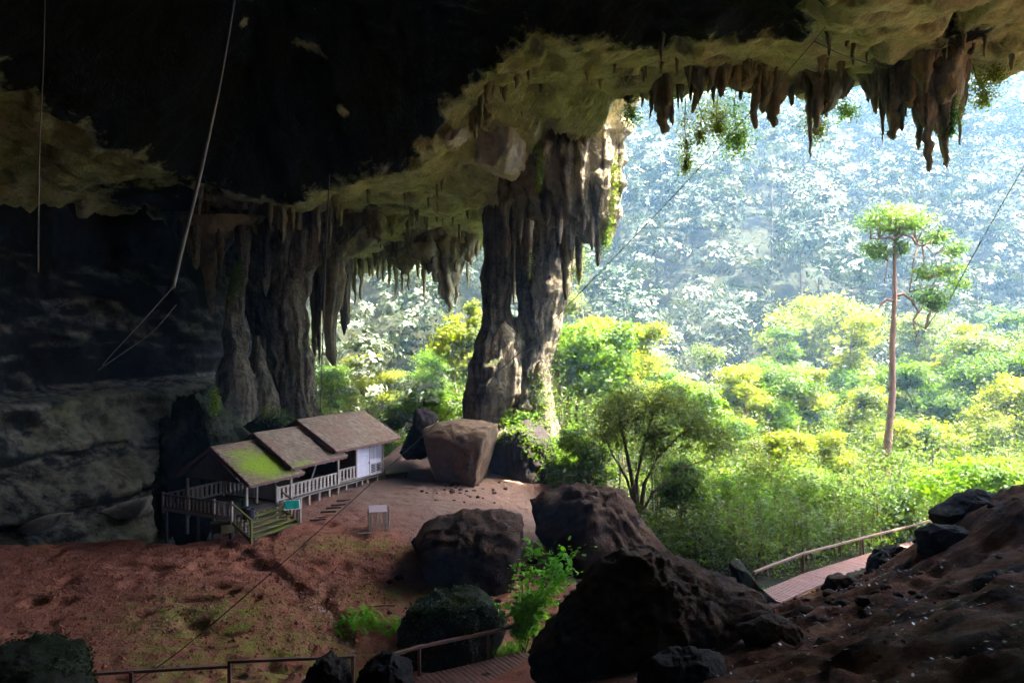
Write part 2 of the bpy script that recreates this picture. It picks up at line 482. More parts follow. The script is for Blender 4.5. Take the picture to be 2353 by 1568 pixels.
# ------------------------------------------------------------------ cave ceiling
CP = [(1830,50,36),(2100,50,37),(2352,60,40),(2350,130,43),(2000,190,46.5),(1700,190,47.5),(1500,220,49),(1300,150,43),(1250,110,41),(1100,240,49),
      (1060,300,52),(1500,120,42),(1700,100,41),(1350,215,49),(1130,420,56),(950,390,53),(1000,460,60),(800,450,60),(900,560,75),(880,600,80),(820,635,85),(1080,560,73),
      (700,480,60),(600,490,62),(400,430,57),(250,330,47),(200,450,58),(100,400,53),(30,200,40),(100,540,64),(1100,480,63)]
cpw = np.array([P(*c) for c in CP])
cpw = np.r_[cpw, [(45,45,17.5),(55,30,17),(40,20,17),(-45,40,13),(-45,60,8),(-30,80,7),(0,0,20),(-25,0,16),(30,0,17),(0,85,8)]]
ceil_rbf = RBF(cpw[:, :2], cpw[:, 2], .03)
DOME = np.array([(-29,8),(-28.6,30),(-28.4,36),(-28.3,39),(-27.8,43),(-26,48),(-25.5,55),(-19.5,58.6),(-17.1,56.8),(-10,53),(-6.9,52),(-5.7,51.6),(-3.8,48.8),(-1.3,45),(1,40.6),(4.5,40.2),
                 (8.2,41.4),(11,39.6),(13,40.2),(16.2,40.3),(14.8,35),(12,25),(10,8),(0,-14),(-20,-14)], float)
def dome_dist(x, y):
    n = len(DOME); best = np.full(len(x), 1e9); ins = np.zeros(len(x), bool)
    for k in range(n):
        a = DOME[k]; b = DOME[(k+1) % n]; e = b - a
        t = np.clip(((x-a[0])*e[0] + (y-a[1])*e[1]) / (e@e), 0, 1)
        best = np.minimum(best, np.hypot(x-a[0]-t*e[0], y-a[1]-t*e[1]))
        c = ((a[1] > y) != (b[1] > y))
        with np.errstate(divide='ignore', invalid='ignore'):
            ins ^= c & (x < (b[0]-a[0])*(y-a[1])/(b[1]-a[1]+1e-12) + a[0])
    return np.where(ins, best, -best)
def ceil_z(x, y, full=False):
    p = np.c_[x, y, np.zeros_like(x)]
    z = ceil_rbf(np.c_[np.clip(x, -46, 50), np.clip(y, 0, 87)])
    z = np.clip(z, 4, 24)
    d = dome_dist(x, y) + 1.1*fbm(p*.35, 4, 61)
    r = np.maximum(d, 0)
    z = z + np.minimum(.85*r, 3 + .5*r) * np.where(r > 30, 1, 1) * 1.0
    z = np.minimum(z, 32)
    cal = 1 - sstep(-.5, 1.5, d)
    z = z + .9*fbm(p*.12, 3, 63) + .42*ridge(p*np.array([.35,.8,1]), 4, 65)*(.4+.6*cal) + .30*fbm(p*1.1, 4, 67, .6)
    pock = np.maximum(0, noise(p*.8, 69)-.4)*2.6
    z = z + pock*cal
    z = z - .9*np.maximum(0, noise(p*.42+5.5, 71)-.5)*2*cal
    if full: return z, d
    return z
EDX = np.array([-62,-34,-27,-20,-12,-4,-2,0,3,6.3,8,12,16,22,26,30,36,45,62])
EDY = np.array([ 84, 84, 86, 86, 82,76,73,68,60,53.5,50.5,49,48.5,48.5,46.5,46,44,36,22.])  # unseen right end of the roof edge cut back to let in more skylight
def edge_y(x): return np.interp(x, EDX, EDY) + .9*fbm(np.c_[x*.3, x*0, x*0], 4, 73)
xs_c = np.r_[np.linspace(-62, -42, 12)[:-1], np.arange(-42, 40, .3), np.linspace(40, 62, 14)]
trow = np.r_[np.linspace(0, .30, 18)[:-1], np.linspace(.30, 1, 230)]
CXg, T = np.meshgrid(xs_c, trow)
EY = np.tile(edge_y(xs_c), (len(trow), 1))
CYg = np.where(T < .3, -34 + (T/.3)*58, 24 + (T-.3)/.7*(EY-24))
czv, cdd = ceil_z(CXg.ravel(), CYg.ravel(), True)
CZ = czv.reshape(CXg.shape)
# the lip curls up into the cliff face above the mouth
nup = 26
rows = [np.stack([CXg, CYg, CZ], -1)]
for k in range(1, nup+1):
    h = 30*(k/nup)**1.7
    px = xs_c; ey = EY[-1]
    q = np.c_[px*.2, px*0 + h*.2, px*0]
    rows.append(np.stack([px, ey + .6*min(1, h*1.5) + 1.2*fbm(q, 4, 75)*min(1, h/2) - h*.02, CZ[-1] + h], -1)[None])
CV = np.concatenate(rows, 0)
nr, nc = CV.shape[:2]
ii = (np.arange(nr-1)[:, None]*nc + np.arange(nc-1)[None]).ravel()
cF = np.c_[ii, ii+nc, ii+nc+1, ii+1]
shade_tint = np.zeros((nr, nc))
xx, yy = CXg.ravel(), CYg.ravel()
st = sstep(-3.2, 3.0, cdd)  # shade of the inward-facing dome, painted into the colour
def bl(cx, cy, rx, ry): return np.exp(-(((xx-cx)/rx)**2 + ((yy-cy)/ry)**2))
st = st + .55*bl(-31, 60, 7, 6) + .3*bl(-29, 66, 8, 8) + .5*bl(-26,40,1.2,4)*0 + .3*bl(-9, 70, 3, 3) + .65*bl(26.5,41,2.6,2.2) + .5*bl(33,39,4,2)  # further dark patches in the same mask
st = st - .75*bl(-13.5, 47.3, 1.5, .5) - .6*bl(-17.5, 46, .7, .5) - .6*bl(-12,50,.7,.5)  # painted shade lifted at a few small lit patches
shade_tint[:len(trow)] = st.reshape(CXg.shape)
ceiling = obj('cave_ceiling', mesh_np('cave_ceiling', CV.reshape(-1, 3), cF, M_ceil, True, {'shade_tint': shade_tint.ravel()}))
tag(ceiling, kind='structure')
CXL = np.arange(-44, 42, .3); CYL = np.arange(28, 90, .3)
_a, _b = np.meshgrid(CXL, CYL)
CZL = ceil_z(_a.ravel(), _b.ravel()).reshape(_a.shape)
def cz1(x, y):
    return float(CZL[int(np.clip(round((y-28)/.3), 0, len(CYL)-1)), int(np.clip(round((x+44)/.3), 0, len(CXL)-1))])

# ------------------------------------------------------------------ cave wall (left, round behind the camera, to the right of the mouth)
WP = np.array([(-28,88),(-29.5,78),(-31,70),(-38,62),(-43,50),(-47,36),(-49,15),(-44,-14),(-20,-32),(20,-33),(48,-26),(60,-6),(62,8),(61,20)], float)  # right end stops short, out of view, so skylight reaches the floor
seg = np.r_[0, np.cumsum(np.hypot(*np.diff(WP, axis=0).T))]
sa = np.r_[np.arange(0, 62, .35), np.linspace(62, seg[-1], 70)]
za = np.r_[np.arange(-18, 16, .28), np.linspace(16, 36, 12)]
wx = np.interp(sa, seg, WP[:, 0]); wy = np.interp(sa, seg, WP[:, 1])
k = np.ones(15)/15
wxs = np.convolve(np.pad(wx, 7, 'edge'), k, 'valid'); wys = np.convolve(np.pad(wy, 7, 'edge'), k, 'valid')
tx = np.gradient(wxs); ty = np.gradient(wys); tl = np.hypot(tx, ty)
nxw, nyw = -ty/tl, tx/tl
SG, ZG = np.meshgrid(np.arange(len(sa)), za)
bx_, by_ = wxs[SG], wys[SG]
# inward normal points to the cave's middle
sgn = np.sign((0-wxs[20])*nxw[20] + (30-wys[20])*nyw[20])
s_m = sa[SG]
pw = np.c_[bx_.ravel(), by_.ravel(), ZG.ravel()]
zr = ZG.ravel() + .9*fbm(pw*np.array([.06,.06,.02]), 2, 81)
lowr = sstep(3, 14, s_m.ravel())*(1 - sstep(56, 66, s_m.ravel()))
zr = zr + .05*(s_m.ravel()-25)*lowr
bulge = lowr*(4.0*sstep(-3.4, -4.6, zr) + 9.0*sstep(-4.5, -15.5, zr) - .8*np.exp(-((zr+8.5)/.6)**2) - 1.0*np.exp(-((zr+12.0)/.4)**2) - .5*np.exp(-((zr+13.4)/.25)**2))
off = bulge + 2.2*fbm(pw*.16, 3, 83) + .45*ridge(pw*np.array([.25,.25,.9]), 4, 85) + .4*fbm(pw*1.0, 4, 87, .6)
wxv = bx_.ravel() + sgn*nxw[SG].ravel()*off
wyv = by_.ravel() + sgn*nyw[SG].ravel()*off
nr, nc = ZG.shape
ii = (np.arange(nr-1)[:, None]*nc + np.arange(nc-1)[None]).ravel()
shw = .41 + 1.0*sstep(-4.3, -3.2, zr) * (1 - .0) + .55*sstep(.6, .2, np.abs(zr+8.6)) + .35*sstep(.5, .1, np.abs(zr+12)) + .4*sstep(28, 50, s_m.ravel()) - .35*np.exp(-((s_m.ravel()-26)/5)**2-((zr+1)/1.5)**2)  # shade painted on upper wall and in recesses; base mottled, darker to the left
wall = obj('cave_wall', mesh_np('cave_wall', np.c_[wxv, wyv, ZG.ravel()], np.c_[ii, ii+1, ii+nc+1, ii+nc], M_wall, True, {'shade_tint': shw}))
tag(wall, kind='structure')

# ------------------------------------------------------------------ rocks
_ico = {}
def ico(n):
    if n not in _ico:
        bm = bmesh.new(); bmesh.ops.create_icosphere(bm, subdivisions=n, radius=1)
        _ico[n] = (np.array([v.co[:] for v in bm.verts]), np.array([[v.index for v in f.verts] for f in bm.faces])); bm.free()
    return _ico[n]

def rock(name, label, outline, d, depth, mat, amp=.25, freq=.7, sub=5, group=None, cat='rock', seed=1, box=.75, bury=0.0, attach=None, cuts=16):
    """a boulder whose front outline passes through the given points at distance d, with its own depth"""
    pts = np.array([P(x, y, d) for x, y in outline])[:, [0, 2]]
    lo = pts[:, 1].min(); pts[pts[:, 1] < lo + .25*(pts[:, 1].max()-lo), 1] -= bury
    c = np.array([(pts[:, 0].min()+pts[:, 0].max())/2, (pts[:, 1].min()+pts[:, 1].max())/2])
    ang = np.linspace(-math.pi, math.pi, 361)
    R = np.zeros(361)
    q = pts - c
    for i, a in enumerate(ang):
        dv = np.array([math.cos(a), math.sin(a)]); best = 0
        for k in range(len(q)):
            p0 = q[k]; e = q[(k+1) % len(q)] - p0
            den = dv[0]*e[1] - dv[1]*e[0]
            if abs(den) < 1e-9: continue
            t = (p0[0]*e[1] - p0[1]*e[0]) / den; s = (p0[0]*dv[1] - p0[1]*dv[0]) / den
            if t > 0 and -1e-6 <= s <= 1+1e-6: best = max(best, t)
        R[i] = best
    V, Fc = ico(sub)
    th = np.arctan2(V[:, 2], V[:, 0]); rho = np.hypot(V[:, 0], V[:, 2])
    r = np.interp(th, ang, R) * rho**box
    sy = np.sign(V[:, 1])*np.abs(V[:, 1])**box
    X = np.c_[r*np.cos(th), sy*depth/2, r*np.sin(th)]
    wp = X + np.array([c[0], d, c[1]])
    nrm = X/(np.linalg.norm(X, axis=1, keepdims=True)+1e-9)
    rr_ = np.random.default_rng(seed*13+1)
    for _ in range(cuts):
        n_ = rr_.normal(0, 1, 3)*np.array([.8, 1.0, .8]); n_ /= np.linalg.norm(n_)
        s_ = X @ n_; h_ = s_.max()*rr_.uniform(.72, .92)
        X = X - np.maximum(0, s_-h_)[:, None]*n_*.85
    wp = X + np.array([c[0], d, c[1]])
    wv = wp*np.array([1, 1, .45]) + .5*np.c_[noise(wp*freq, seed), noise(wp*freq+9, seed), noise(wp*freq+5, seed)]
    disp = amp*(.8*fbm(wp*freq*.8, 4, seed*7, .6) + .45*ridge(wv*freq*1.9, 4, seed*7+3) - .35) + amp*.42*fbm(wp*freq*np.array([4,4,2.4]), 4, seed*7+5, .65) + amp*.12*ridge(wp*freq*7, 3, seed*7+8)
    X = X + nrm*disp[:, None]
    zb = X[:, 2].min()
    base = np.array([c[0], d, c[1]+zb])
    X[:, 2] -= zb
    me = mesh_np(name, X, Fc, mat, True)
    if attach is not None:
        return obj(name, me, attach, base - np.array(attach.location))
    return tag(obj(name, me, None, base), label, cat, group)

wpx = CX + F*wxv/np.maximum(wyv, 1); wpy = CY - F*ZG.ravel()/np.maximum(wyv, 1)
for lab, ol, c0 in [('pale wet looking ledge low on the left wall beside the hut', [(195,1192),(235,1168),(300,1150),(366,1130),(374,1160),(330,1182),(260,1200)], (290,1168)),
                    ('pale broken ledge low on the left wall at the frame edge', [(-20,1235),(40,1205),(110,1182),(170,1178),(150,1200),(60,1228)], (80,1205))]:
    sel = (np.abs(wpx-c0[0]) < 40) & (np.abs(wpy-c0[1]) < 25) & (wyv > 20)
    dd = float(np.median(wyv[sel])) if sel.any() else 48.0
    o = rock('ledge', None, ol, dd - .3, 2.2, M_pale, .35, .9, 5, seed=41, attach=wall, cuts=5); o['label'] = lab

def column(name, rows, d, dk, mat, parent, flute=.18, seed=1, nseg=110, nring=150, label=None, rough=.25, dshift=None, bumpy=1.0):
    """a fluted rock shaft through rows (y, left, right) at distance d; dk = depth over width"""
    rows = sorted(rows, key=lambda r: -r[0])
    ys = np.array([r[0] for r in rows]); xl = np.array([r[1] for r in rows]); xr = np.array([r[2] for r in rows])
    z = np.linspace((CY-ys[0])/F*d, (CY-ys[-1])/F*d, nring)
    zz = (CY-ys)/F*d
    a = np.interp(z, zz, (xl-CX)/F*d); b = np.interp(z, zz, (xr-CX)/F*d)
    cx, w = (a+b)/2, (b-a)/2
    cx = cx + np.minimum(w, .5)*.3*fbm(np.c_[z*.5, z*0+seed*5.7, z*0], 2, seed)
    w = w*(1 + .09*fbm(np.c_[z*.9, z*0+seed*3.1, z*0], 3, seed+40))
    t = np.linspace(0, 2*math.pi, nseg, endpoint=False)
    Tt, Z = np.meshgrid(t, z)
    cxg = np.repeat(cx[:, None], nseg, 1); wg = np.repeat(w[:, None], nseg, 1)
    dd = d + (np.interp(z, zz, dshift)[:, None] if dshift is not None else 0)
    q = np.c_[np.cos(Tt).ravel()*1.5, np.sin(Tt).ravel()*1.5, Z.ravel()*.06]
    fl = ridge(q*1.4 + seed*3.1, 4, seed*5) * flute + .5*flute*fbm(q*np.array([4,4,3]), 3, seed*5+2)
    r3 = np.c_[np.cos(Tt).ravel()*wg.ravel(), np.sin(Tt).ravel()*wg.ravel(), Z.ravel()]
    rr = (1 + fl).reshape(Tt.shape) + rough*fbm(r3*.55, 4, seed*5+4).reshape(Tt.shape)*np.minimum(1, 1.2/np.maximum(wg, .4))
    w3 = np.c_[cxg.ravel()+r3[:, 0], r3[:, 1]+seed*7, Z.ravel()]
    lump = (.55*fbm(w3*np.array([.8,.8,.5]), 4, seed*5+6, .6) + .3*ridge(w3*np.array([1.5,1.5,.35]), 4, seed*5+8)).reshape(Tt.shape)
    rr = rr + lump*np.minimum(.30, .42/np.maximum(wg, .3))*bumpy - .06
    X = cxg + np.cos(Tt)*wg*rr
    Y = dd + np.sin(Tt)*wg*dk*rr
    V = np.stack([X, Y, Z], -1).reshape(-1, 3) - np.array(parent.location if parent else (0, 0, 0))
    i, j = np.meshgrid(np.arange(nring-1), np.arange(nseg), indexing='ij')
    j2 = (j+1) % nseg
    Fc = np.stack([i*nseg+j, i*nseg+j2, (i+1)*nseg+j2, (i+1)*nseg+j], -1).reshape(-1, 4)
    o = obj(name, mesh_np(name, V, Fc, mat, True), parent)
    if label: o['label'] = label
    return o

def leafset(C, L, Wd, up=.6, seed=0, tri=False, droop=.2, N=None):
    r = np.random.default_rng(seed); n = len(C)
    L = np.broadcast_to(L, n)*r.uniform(.65, 1.3, n); Wd = L*Wd
    az = r.uniform(0, 2*math.pi, n)
    a = np.c_[np.cos(az), np.sin(az), r.normal(-droop, .45, n)]
    a /= np.linalg.norm(a, axis=1, keepdims=True)
    nn = r.normal(0, 1, (n, 3))*(1-up)*(.6 if N is not None else 1) + (np.array([0, 0, up]) if N is None else N*up)
    if N is not None:
        nn /= np.linalg.norm(nn, axis=1, keepdims=True)+1e-9
        a = a - nn*(a*nn).sum(1)[:, None]; a /= np.linalg.norm(a, axis=1, keepdims=True)+1e-9
    b = np.cross(nn, a); b /= np.linalg.norm(b, axis=1, keepdims=True)+1e-9
    if tri:
        V = np.stack([C - b*Wd[:, None]/2 - a*L[:, None]*.4, C + b*Wd[:, None]/2 - a*L[:, None]*.4, C + a*L[:, None]*.6], 1).reshape(-1, 3)
        return V, np.arange(3*n).reshape(-1, 3)
    V = np.stack([C - a*L[:, None]/2, C + b*Wd[:, None]/2, C + a*L[:, None]/2, C - b*Wd[:, None]/2], 1).reshape(-1, 3)
    return V, np.arange(4*n).reshape(-1, 4)

def crown_points(ells, ncl, nleaf, seed, shell=.55, spread=.2, flat=.6):
    # leaf clumps spread through the crown's volume
    r = np.random.default_rng(seed)
    vol = np.array([e[3]*e[4]*e[5] for e in ells])**(.67); pr = vol/vol.sum()
    k = r.choice(len(ells), ncl, p=pr)
    E = np.array(ells)[k]
    v = r.normal(0, 1, (ncl, 3)); v /= np.linalg.norm(v, axis=1, keepdims=True)
    rad = shell + (1-shell)*r.uniform(0, 1, ncl)**.6
    rad *= r.uniform(.75, 1.08, ncl)
    cl = E[:, :3] + v*E[:, 3:]*rad[:, None]
    sz = E[:, 3:].mean(1)*spread*r.uniform(.6, 1.5, ncl)
    m = r.integers(0, ncl, nleaf)
    off = r.normal(0, 1, (nleaf, 3))*np.array([1, 1, flat])
    dirs = v[m]*.75 + off/(np.linalg.norm(off, axis=1, keepdims=True)+1e-9)*.35 + np.array([0, 0, .4])
    return cl, cl[m] + off*sz[m][:, None], dirs/(np.linalg.norm(dirs, axis=1, keepdims=True)+1e-9)

def moss_cover(o, n, size, mat, seed, upmin=.1):
    me = o.data; r = np.random.default_rng(seed)
    nv = len(me.vertices); V = np.empty(nv*3, np.float32); N = np.empty(nv*3, np.float32)
    me.vertices.foreach_get('co', V); me.vertex_normals.foreach_get('vector', N)
    V = V.reshape(-1, 3); N = N.reshape(-1, 3)
    k = np.where((N[:, 2] > upmin) & (noise(V*.9+seed, seed) > -.25))[0]
    k = r.choice(k, n)
    LV, LF = leafset(V[k] + N[k]*.03 + r.normal(0, .05, (n, 3)), size, .5, .3, seed)
    tag(obj('moss', mesh_np('moss', LV, LF, mat), o), kind='stuff')
# --- the great column on the right of the hut
g = P(1170, 985, 60)
big = thing('limestone_column', 'massive fluted limestone column joining ceiling to ground in the middle of the cave mouth', 'rock column', g)
column('shaft', [(1010,1060,1180),(960,1068,1168),(900,1070,1198),(840,1080,1205),(790,1088,1200),(745,1103,1192),(700,1108,1170),(640,1104,1180),(560,1107,1190),(500,1117,1185),(440,1120,1200),(400,1120,1210)], 60, .9, M_col, big, .13, 2)
column('shaft', [(1000,1175,1285),(960,1170,1278),(900,1166,1272),(850,1172,1270),(830,1186,1272),(780,1208,1278),(730,1184,1290),(690,1184,1298),(640,1178,1310),(580,1172,1318),(520,1168,1326),(470,1165,1335),(400,1160,1350)], 60.5, .85, M_col, big, .13, 3)
column('shaft', [(960,1190,1215),(850,1184,1209),(780,1180,1206),(730,1180,1208)], 60, .9, M_col, big, .1, 4, 32, 40)
column('stub', [(1000,1215,1290),(960,1222,1276),(900,1222,1268),(860,1226,1266),(835,1232,1258),(825,1240,1250)], 58, .9, M_col, big, .14, 5, 40, 60)
column('drapery', [(560,1345,1392),(535,1318,1400),(500,1240,1404),(450,1215,1412),(400,1205,1416),(330,1195,1420),(260,1180,1428),(200,1150,1450)], 55.5, .42, M_drape, big, .34, 6, 150, 130, rough=.6, bumpy=1.6)
for k, (x, yt, yb, w, dd) in enumerate([(1163,400,590,26,56),(1195,330,560,20,55),(1215,420,640,20,57),(1232,300,470,18,54.5),(1180,430,700,16,57.5),(1255,330,520,26,54),(1285,300,560,22,54),(1312,330,600,24,54.5),
                                       (1340,300,540,26,54),(1373,470,612,16,54.5),(1392,380,560,20,54.5),(1360,380,575,16,54),(1300,520,690,18,57),(1330,480,655,18,56)]):
    column('flowstone_rib', [(yb, x-1, x+2),(yb-(yb-yt)*.12, x-w*.28, x+w*.3),(yb-(yb-yt)*.5, x-w*.42, x+w*.4),(yb-(yb-yt)*.75, x-w*.75, x+w*.6),(yt, x-w*1.1, x+w*1.1)], dd+.5, 1.1, M_drape, big, .3, 20+k, 20, 56, rough=.7, bumpy=1.8)
rock('buttress', None, [(1118,960),(1095,900),(1100,830),(1125,770),(1160,735),(1185,760),(1192,830),(1185,900),(1170,965)], 58.9, 1.6, M_drape, .3, .9, 5, seed=12, attach=big, cuts=4)
# pale overhang left of the great column, hung from the ceiling
for lab, ol, dd, dep, mt_, sd in [('pale grey overhanging block beside the great column', [(1052,330),(1062,290),(1090,262),(1125,235),(1180,215),(1232,225),(1236,320),(1205,392),(1174,420),(1142,404),(1100,384),(1070,356)], 54.5, 6, M_pale, 3),
                        ('thin pale ledge jutting left below the dark dome', [(994,326),(1015,310),(1050,290),(1085,296),(1080,335),(1050,346),(1020,342),(1000,338)], 53, 4, M_pale, 8),
                        ('brown hanging block above the pale overhang', [(1072,292),(1085,262),(1115,240),(1150,238),(1150,285),(1120,312),(1090,316)], 52.2, 3, M_stal, 5)]:
    o = rock('overhang', None, ol, dd, dep, mt_, .4, .7, 5, seed=sd, attach=ceiling, cuts=24, box=.8)
    o['label'] = lab

# --- the left column and its curtain
g = P(640, 975, 64)
lcol = thing('limestone_column', 'dark mossy limestone column standing behind the hut, left of the bright gap', 'rock column', g)
column('shaft', [(1040,640,760),(960,640,738),(900,630,724),(800,622,712),(700,612,706),(620,602,720),(560,590,765),(510,560,800),(470,540,820)], 64, .8, M_col, lcol, .16, 31, 90, 110, rough=.4)
column('shaft', [(1040,560,660),(960,575,660),(880,575,645),(780,580,640),(700,560,640),(600,520,650),(530,460,660),(490,440,680)], 67, .7, M_col, lcol, .2, 32, 70, 90, rough=.4)
column('shaft', [(1040,480,620),(960,488,600),(905,500,588),(850,508,578),(800,516,568),(750,514,560),(690,522,556),(640,530,558),(600,538,552)], 61, .9, M_col, lcol, .18, 33, 60, 90, rough=.4)
column('shaft', [(1030,560,650),(960,566,640),(900,575,632),(850,578,615),(800,582,604),(770,586,594)], 62, .8, M_col, lcol, .18, 34, 40, 60)
column('drapery', [(840,764,771),(815,750,772),(780,744,768),(720,742,776),(660,738,788),(600,728,800),(560,715,850),(530,700,900),(500,690,930)], 66, .35, M_stal, lcol, .2, 35, 60, 90, rough=.45)
column('drapery', [(720,484,490),(690,476,492),(640,470,496),(580,456,510),(530,440,560),(500,430,620)], 61, .5, M_stal, lcol, .2, 36, 44, 60, rough=.4)
column('drapery', [(655,575,640),(620,520,700),(580,470,745),(540,445,780),(490,425,810)], 62.6, .22, M_col, lcol, .4, 37, 90, 60, rough=.7, bumpy=1.8)
for k, (x, yt, yb, w, dd) in enumerate([(790,560,770,26,68),(800,600,745,14,69),(722,600,820,20,69),(733,640,835,12,69),(450,520,620,18,60),(432,510,590,14,60),(505,520,640,16,60),(560,520,660,22,60.5),(610,520,680,24,61),(650,530,640,20,60),(690,530,620,22,60.5)]):
    column('flowstone_rib', [(yb, x-1, x+2),(yb-(yb-yt)*.12, x-w*.28, x+w*.3),(yb-(yb-yt)*.5, x-w*.42, x+w*.4),(yt, x-w*.7, x+w*.7)], dd, 1.0, M_col, lcol, .3, 60+k, 20, 46, rough=.6, bumpy=1.8)

# --- stalactites: parts of the ceiling
def stalactite(x, ytip, w, d, ytop=None, seed=1, label=None, mat=None):
    p = P(x, ytip, d)
    zt = cz1(p[0], p[1]) + .5
    if ytop is not None: zt = max(zt, (CY-ytop)/F*d)
    zt = max(zt, p[2] + .5)
    L = zt - p[2]; wr = w/F*d/2
    nseg, nr_ = 16, max(14, min(40, int(L*6)))
    t = np.linspace(0, 1, nr_)
    r_ = np.random.default_rng(seed)
    pw_ = r_.uniform(.22, .5)
    prof = wr*(1-t)**pw_*(1.08 - .35*t) * (1 + .7*np.maximum(0, 1 - t*3.5))
    prof = prof*(1 + .38*fbm(np.c_[t*L*1.1, t*0+seed*3.3, t*0], 3, seed))
    prof[-1] = .02
    bx = np.cumsum(r_.normal(0, .11, nr_))*wr; by = np.cumsum(r_.normal(0, .04, nr_))*wr
    bx -= bx[-1]*t; by -= by[-1]*t
    th = np.linspace(0, 2*math.pi, nseg, endpoint=False)
    Tt, Tg = np.meshgrid(th, t)
    q = np.c_[np.cos(Tt).ravel()*1.3, np.sin(Tt).ravel()*1.3, Tg.ravel()*L*.12]
    fl = (1 + .3*ridge(q*1.2, 3, seed+7) + .36*fbm(np.c_[np.cos(Tt).ravel()*1.6, np.sin(Tt).ravel()*1.6, Tg.ravel()*L*1.2], 3, seed+9)).reshape(Tt.shape)
    R = prof[:, None]*fl
    asp = r_.uniform(.7, 1.6)
    V = np.stack([bx[:, None]+np.cos(Tt)*R, by[:, None]+np.sin(Tt)*R*asp, -Tg*L], -1).reshape(-1, 3)
    i, j = np.meshgrid(np.arange(nr_-1), np.arange(nseg), indexing='ij'); j2 = (j+1) % nseg
    Fc = np.stack([i*nseg+j, (i+1)*nseg+j, (i+1)*nseg+j2, i*nseg+j2], -1).reshape(-1, 4)
    o = obj('stalactite', mesh_np('stalactite', V, Fc, mat or M_stal, True), ceiling, (p[0], p[1], zt))
    if label: o['label'] = label
    return o
ST = [ # x, tip y, width, d, top y : along the drip line on the right
 (1492,275,16,48,150),(1505,262,22,48,140),(1522,308,40,47,150),(1545,288,20,47,150),(1565,238,18,48,150),(1590,262,26,46.5,140),(1608,228,40,45,110),(1625,215,20,46,150),(1640,240,14,47,150),(1655,225,30,45,140),
 (1680,210,16,46,150),(1700,232,14,47.5,160),(1735,298,22,46,150),(1752,262,30,46,150),(1776,294,46,46.5,150),(1800,215,14,47,170),(1818,245,20,46.5,160),(1835,225,14,47,170),
 (1862,362,16,46,190),(1876,310,40,45.5,170),(1900,270,34,46,170),(1915,240,26,46,180),(1935,230,20,46.5,190),(1995,235,24,45.5,170),(2012,262,26,45,165),(2028,330,16,44.5,200),
 (2052,322,38,44,130),(2072,302,22,44,150),(2090,250,50,43,70),(2108,345,26,43.5,120),(2136,398,44,43,60),(2150,310,40,43.5,60),(2176,385,36,43,50),(2192,230,60,43.5,30),(2205,335,22,43.5,90),(2212,250,30,44,60),(2165,240,60,42.5,40),
 (2125,215,70,42,30),(1528,140,14,44,90),(1485,180,10,44,130),(1520,170,14,43.5,150),(1555,175,10,43,150),(1440,190,12,45,150),(1410,170,10,44,140),(1380,205,16,46,150),(1350,190,14,45,150),(1520,140,16,41,90),
 (1990,150,10,42,110),(1960,150,12,41,115),(1905,130,12,40,90),(1945,110,10,40,80),(1890,175,18,43,130),(1760,190,16,45,140),(1720,180,20,44.5,140),
 # the bay between the two columns
 (895,660,12,76,590),(908,682,13,76,590),(925,672,11,76.5,600),(940,668,12,76,600),(945,620,28,72,560),(975,700,14,74,580),(962,640,18,73,570),(985,630,26,72,570),(1000,650,30,71,560),(1012,630,20,72,560),(1020,690,26,71,570),(1032,718,34,71,560),(1045,700,22,71.5,560),(1050,640,16,72,560),
 (1075,660,12,71,570),(1082,610,26,70,540),(880,650,16,78,600),(868,640,12,79,600),(855,640,10,80,600),(830,690,12,80,610),(815,700,13,80,610),(800,690,14,80,610),(1070,470,10,60,430),(1005,455,9,57,430),(1015,440,8,56,420),(960,510,16,64,470),(985,480,8,61,455),(930,470,8,60,440),(845,470,12,60,450),(1040,520,10,65,480),
 (830,560,60,66,500),(870,560,60,65,500),(900,545,30,66,510),
 # dark clumps on the bright ceiling by the great column
 (1092,320,24,51,270),(1120,240,22,48,200),(1105,270,16,49,230),(1160,235,18,48.5,190),(1185,205,22,47,160),(1215,185,16,46,150),(1240,215,14,49,180),(1270,235,16,50,190),(1300,230,14,50,190),(1330,240,16,51,200),(1200,270,12,51,220),(1255,265,14,52,220),
]
for k, (x, yt, w, d, top) in enumerate(ST):
    lab = {1862: 'long thin leafy stalactite hanging lowest near the middle of the drip line', 2136: 'longest broad stalactite of the big right-hand cluster', 1776: 'stout blunt stalactite left of the leafy one', 1032: 'longest pale stalactite in the gap left of the great column'}.get(x)
    stalactite(x, yt, w, d, top, 100+k, lab)
    if w >= 18:
        q_ = np.random.default_rng(900+k)
        for e_ in range(2 if w < 30 else 3):
            stalactite(x + q_.uniform(-.7, .7)*w, yt - (yt-top)*q_.uniform(.18, .6), w*q_.uniform(.45, .9), d + q_.uniform(-.6, .5), top, 1200+k*5+e_)
r_ = np.random.default_rng(5)
for k in range(30):
    x = r_.uniform(1430, 2330); d = np.interp(x, [1430, 1700, 2000, 2330], [48.5, 47, 46, 42.5]) + r_.uniform(-3.5, .4)
    p = P(x, 200, d); z = cz1(p[0], d); py = CY - z/d*F
    stalactite(x, py + r_.uniform(12, 48), r_.uniform(9, 24), d, py-10, 300+k)
for k in range(34):
    x = r_.uniform(790, 1100); d = r_.uniform(62, 80)
    p = P(x, 500, d); z = cz1(p[0], d); py = CY - z/d*F
    stalactite(x, py + r_.uniform(12, 45), r_.uniform(6, 14), d, py-8, 400+k)
for k in range(26):
    x = r_.uniform(430, 800); d = r_.uniform(59, 63)
    p = P(x, 500, d); z = cz1(p[0], d); py = CY - z/d*F
    stalactite(x, py + r_.uniform(30, 90), r_.uniform(10, 24), d, py-10, 500+k)

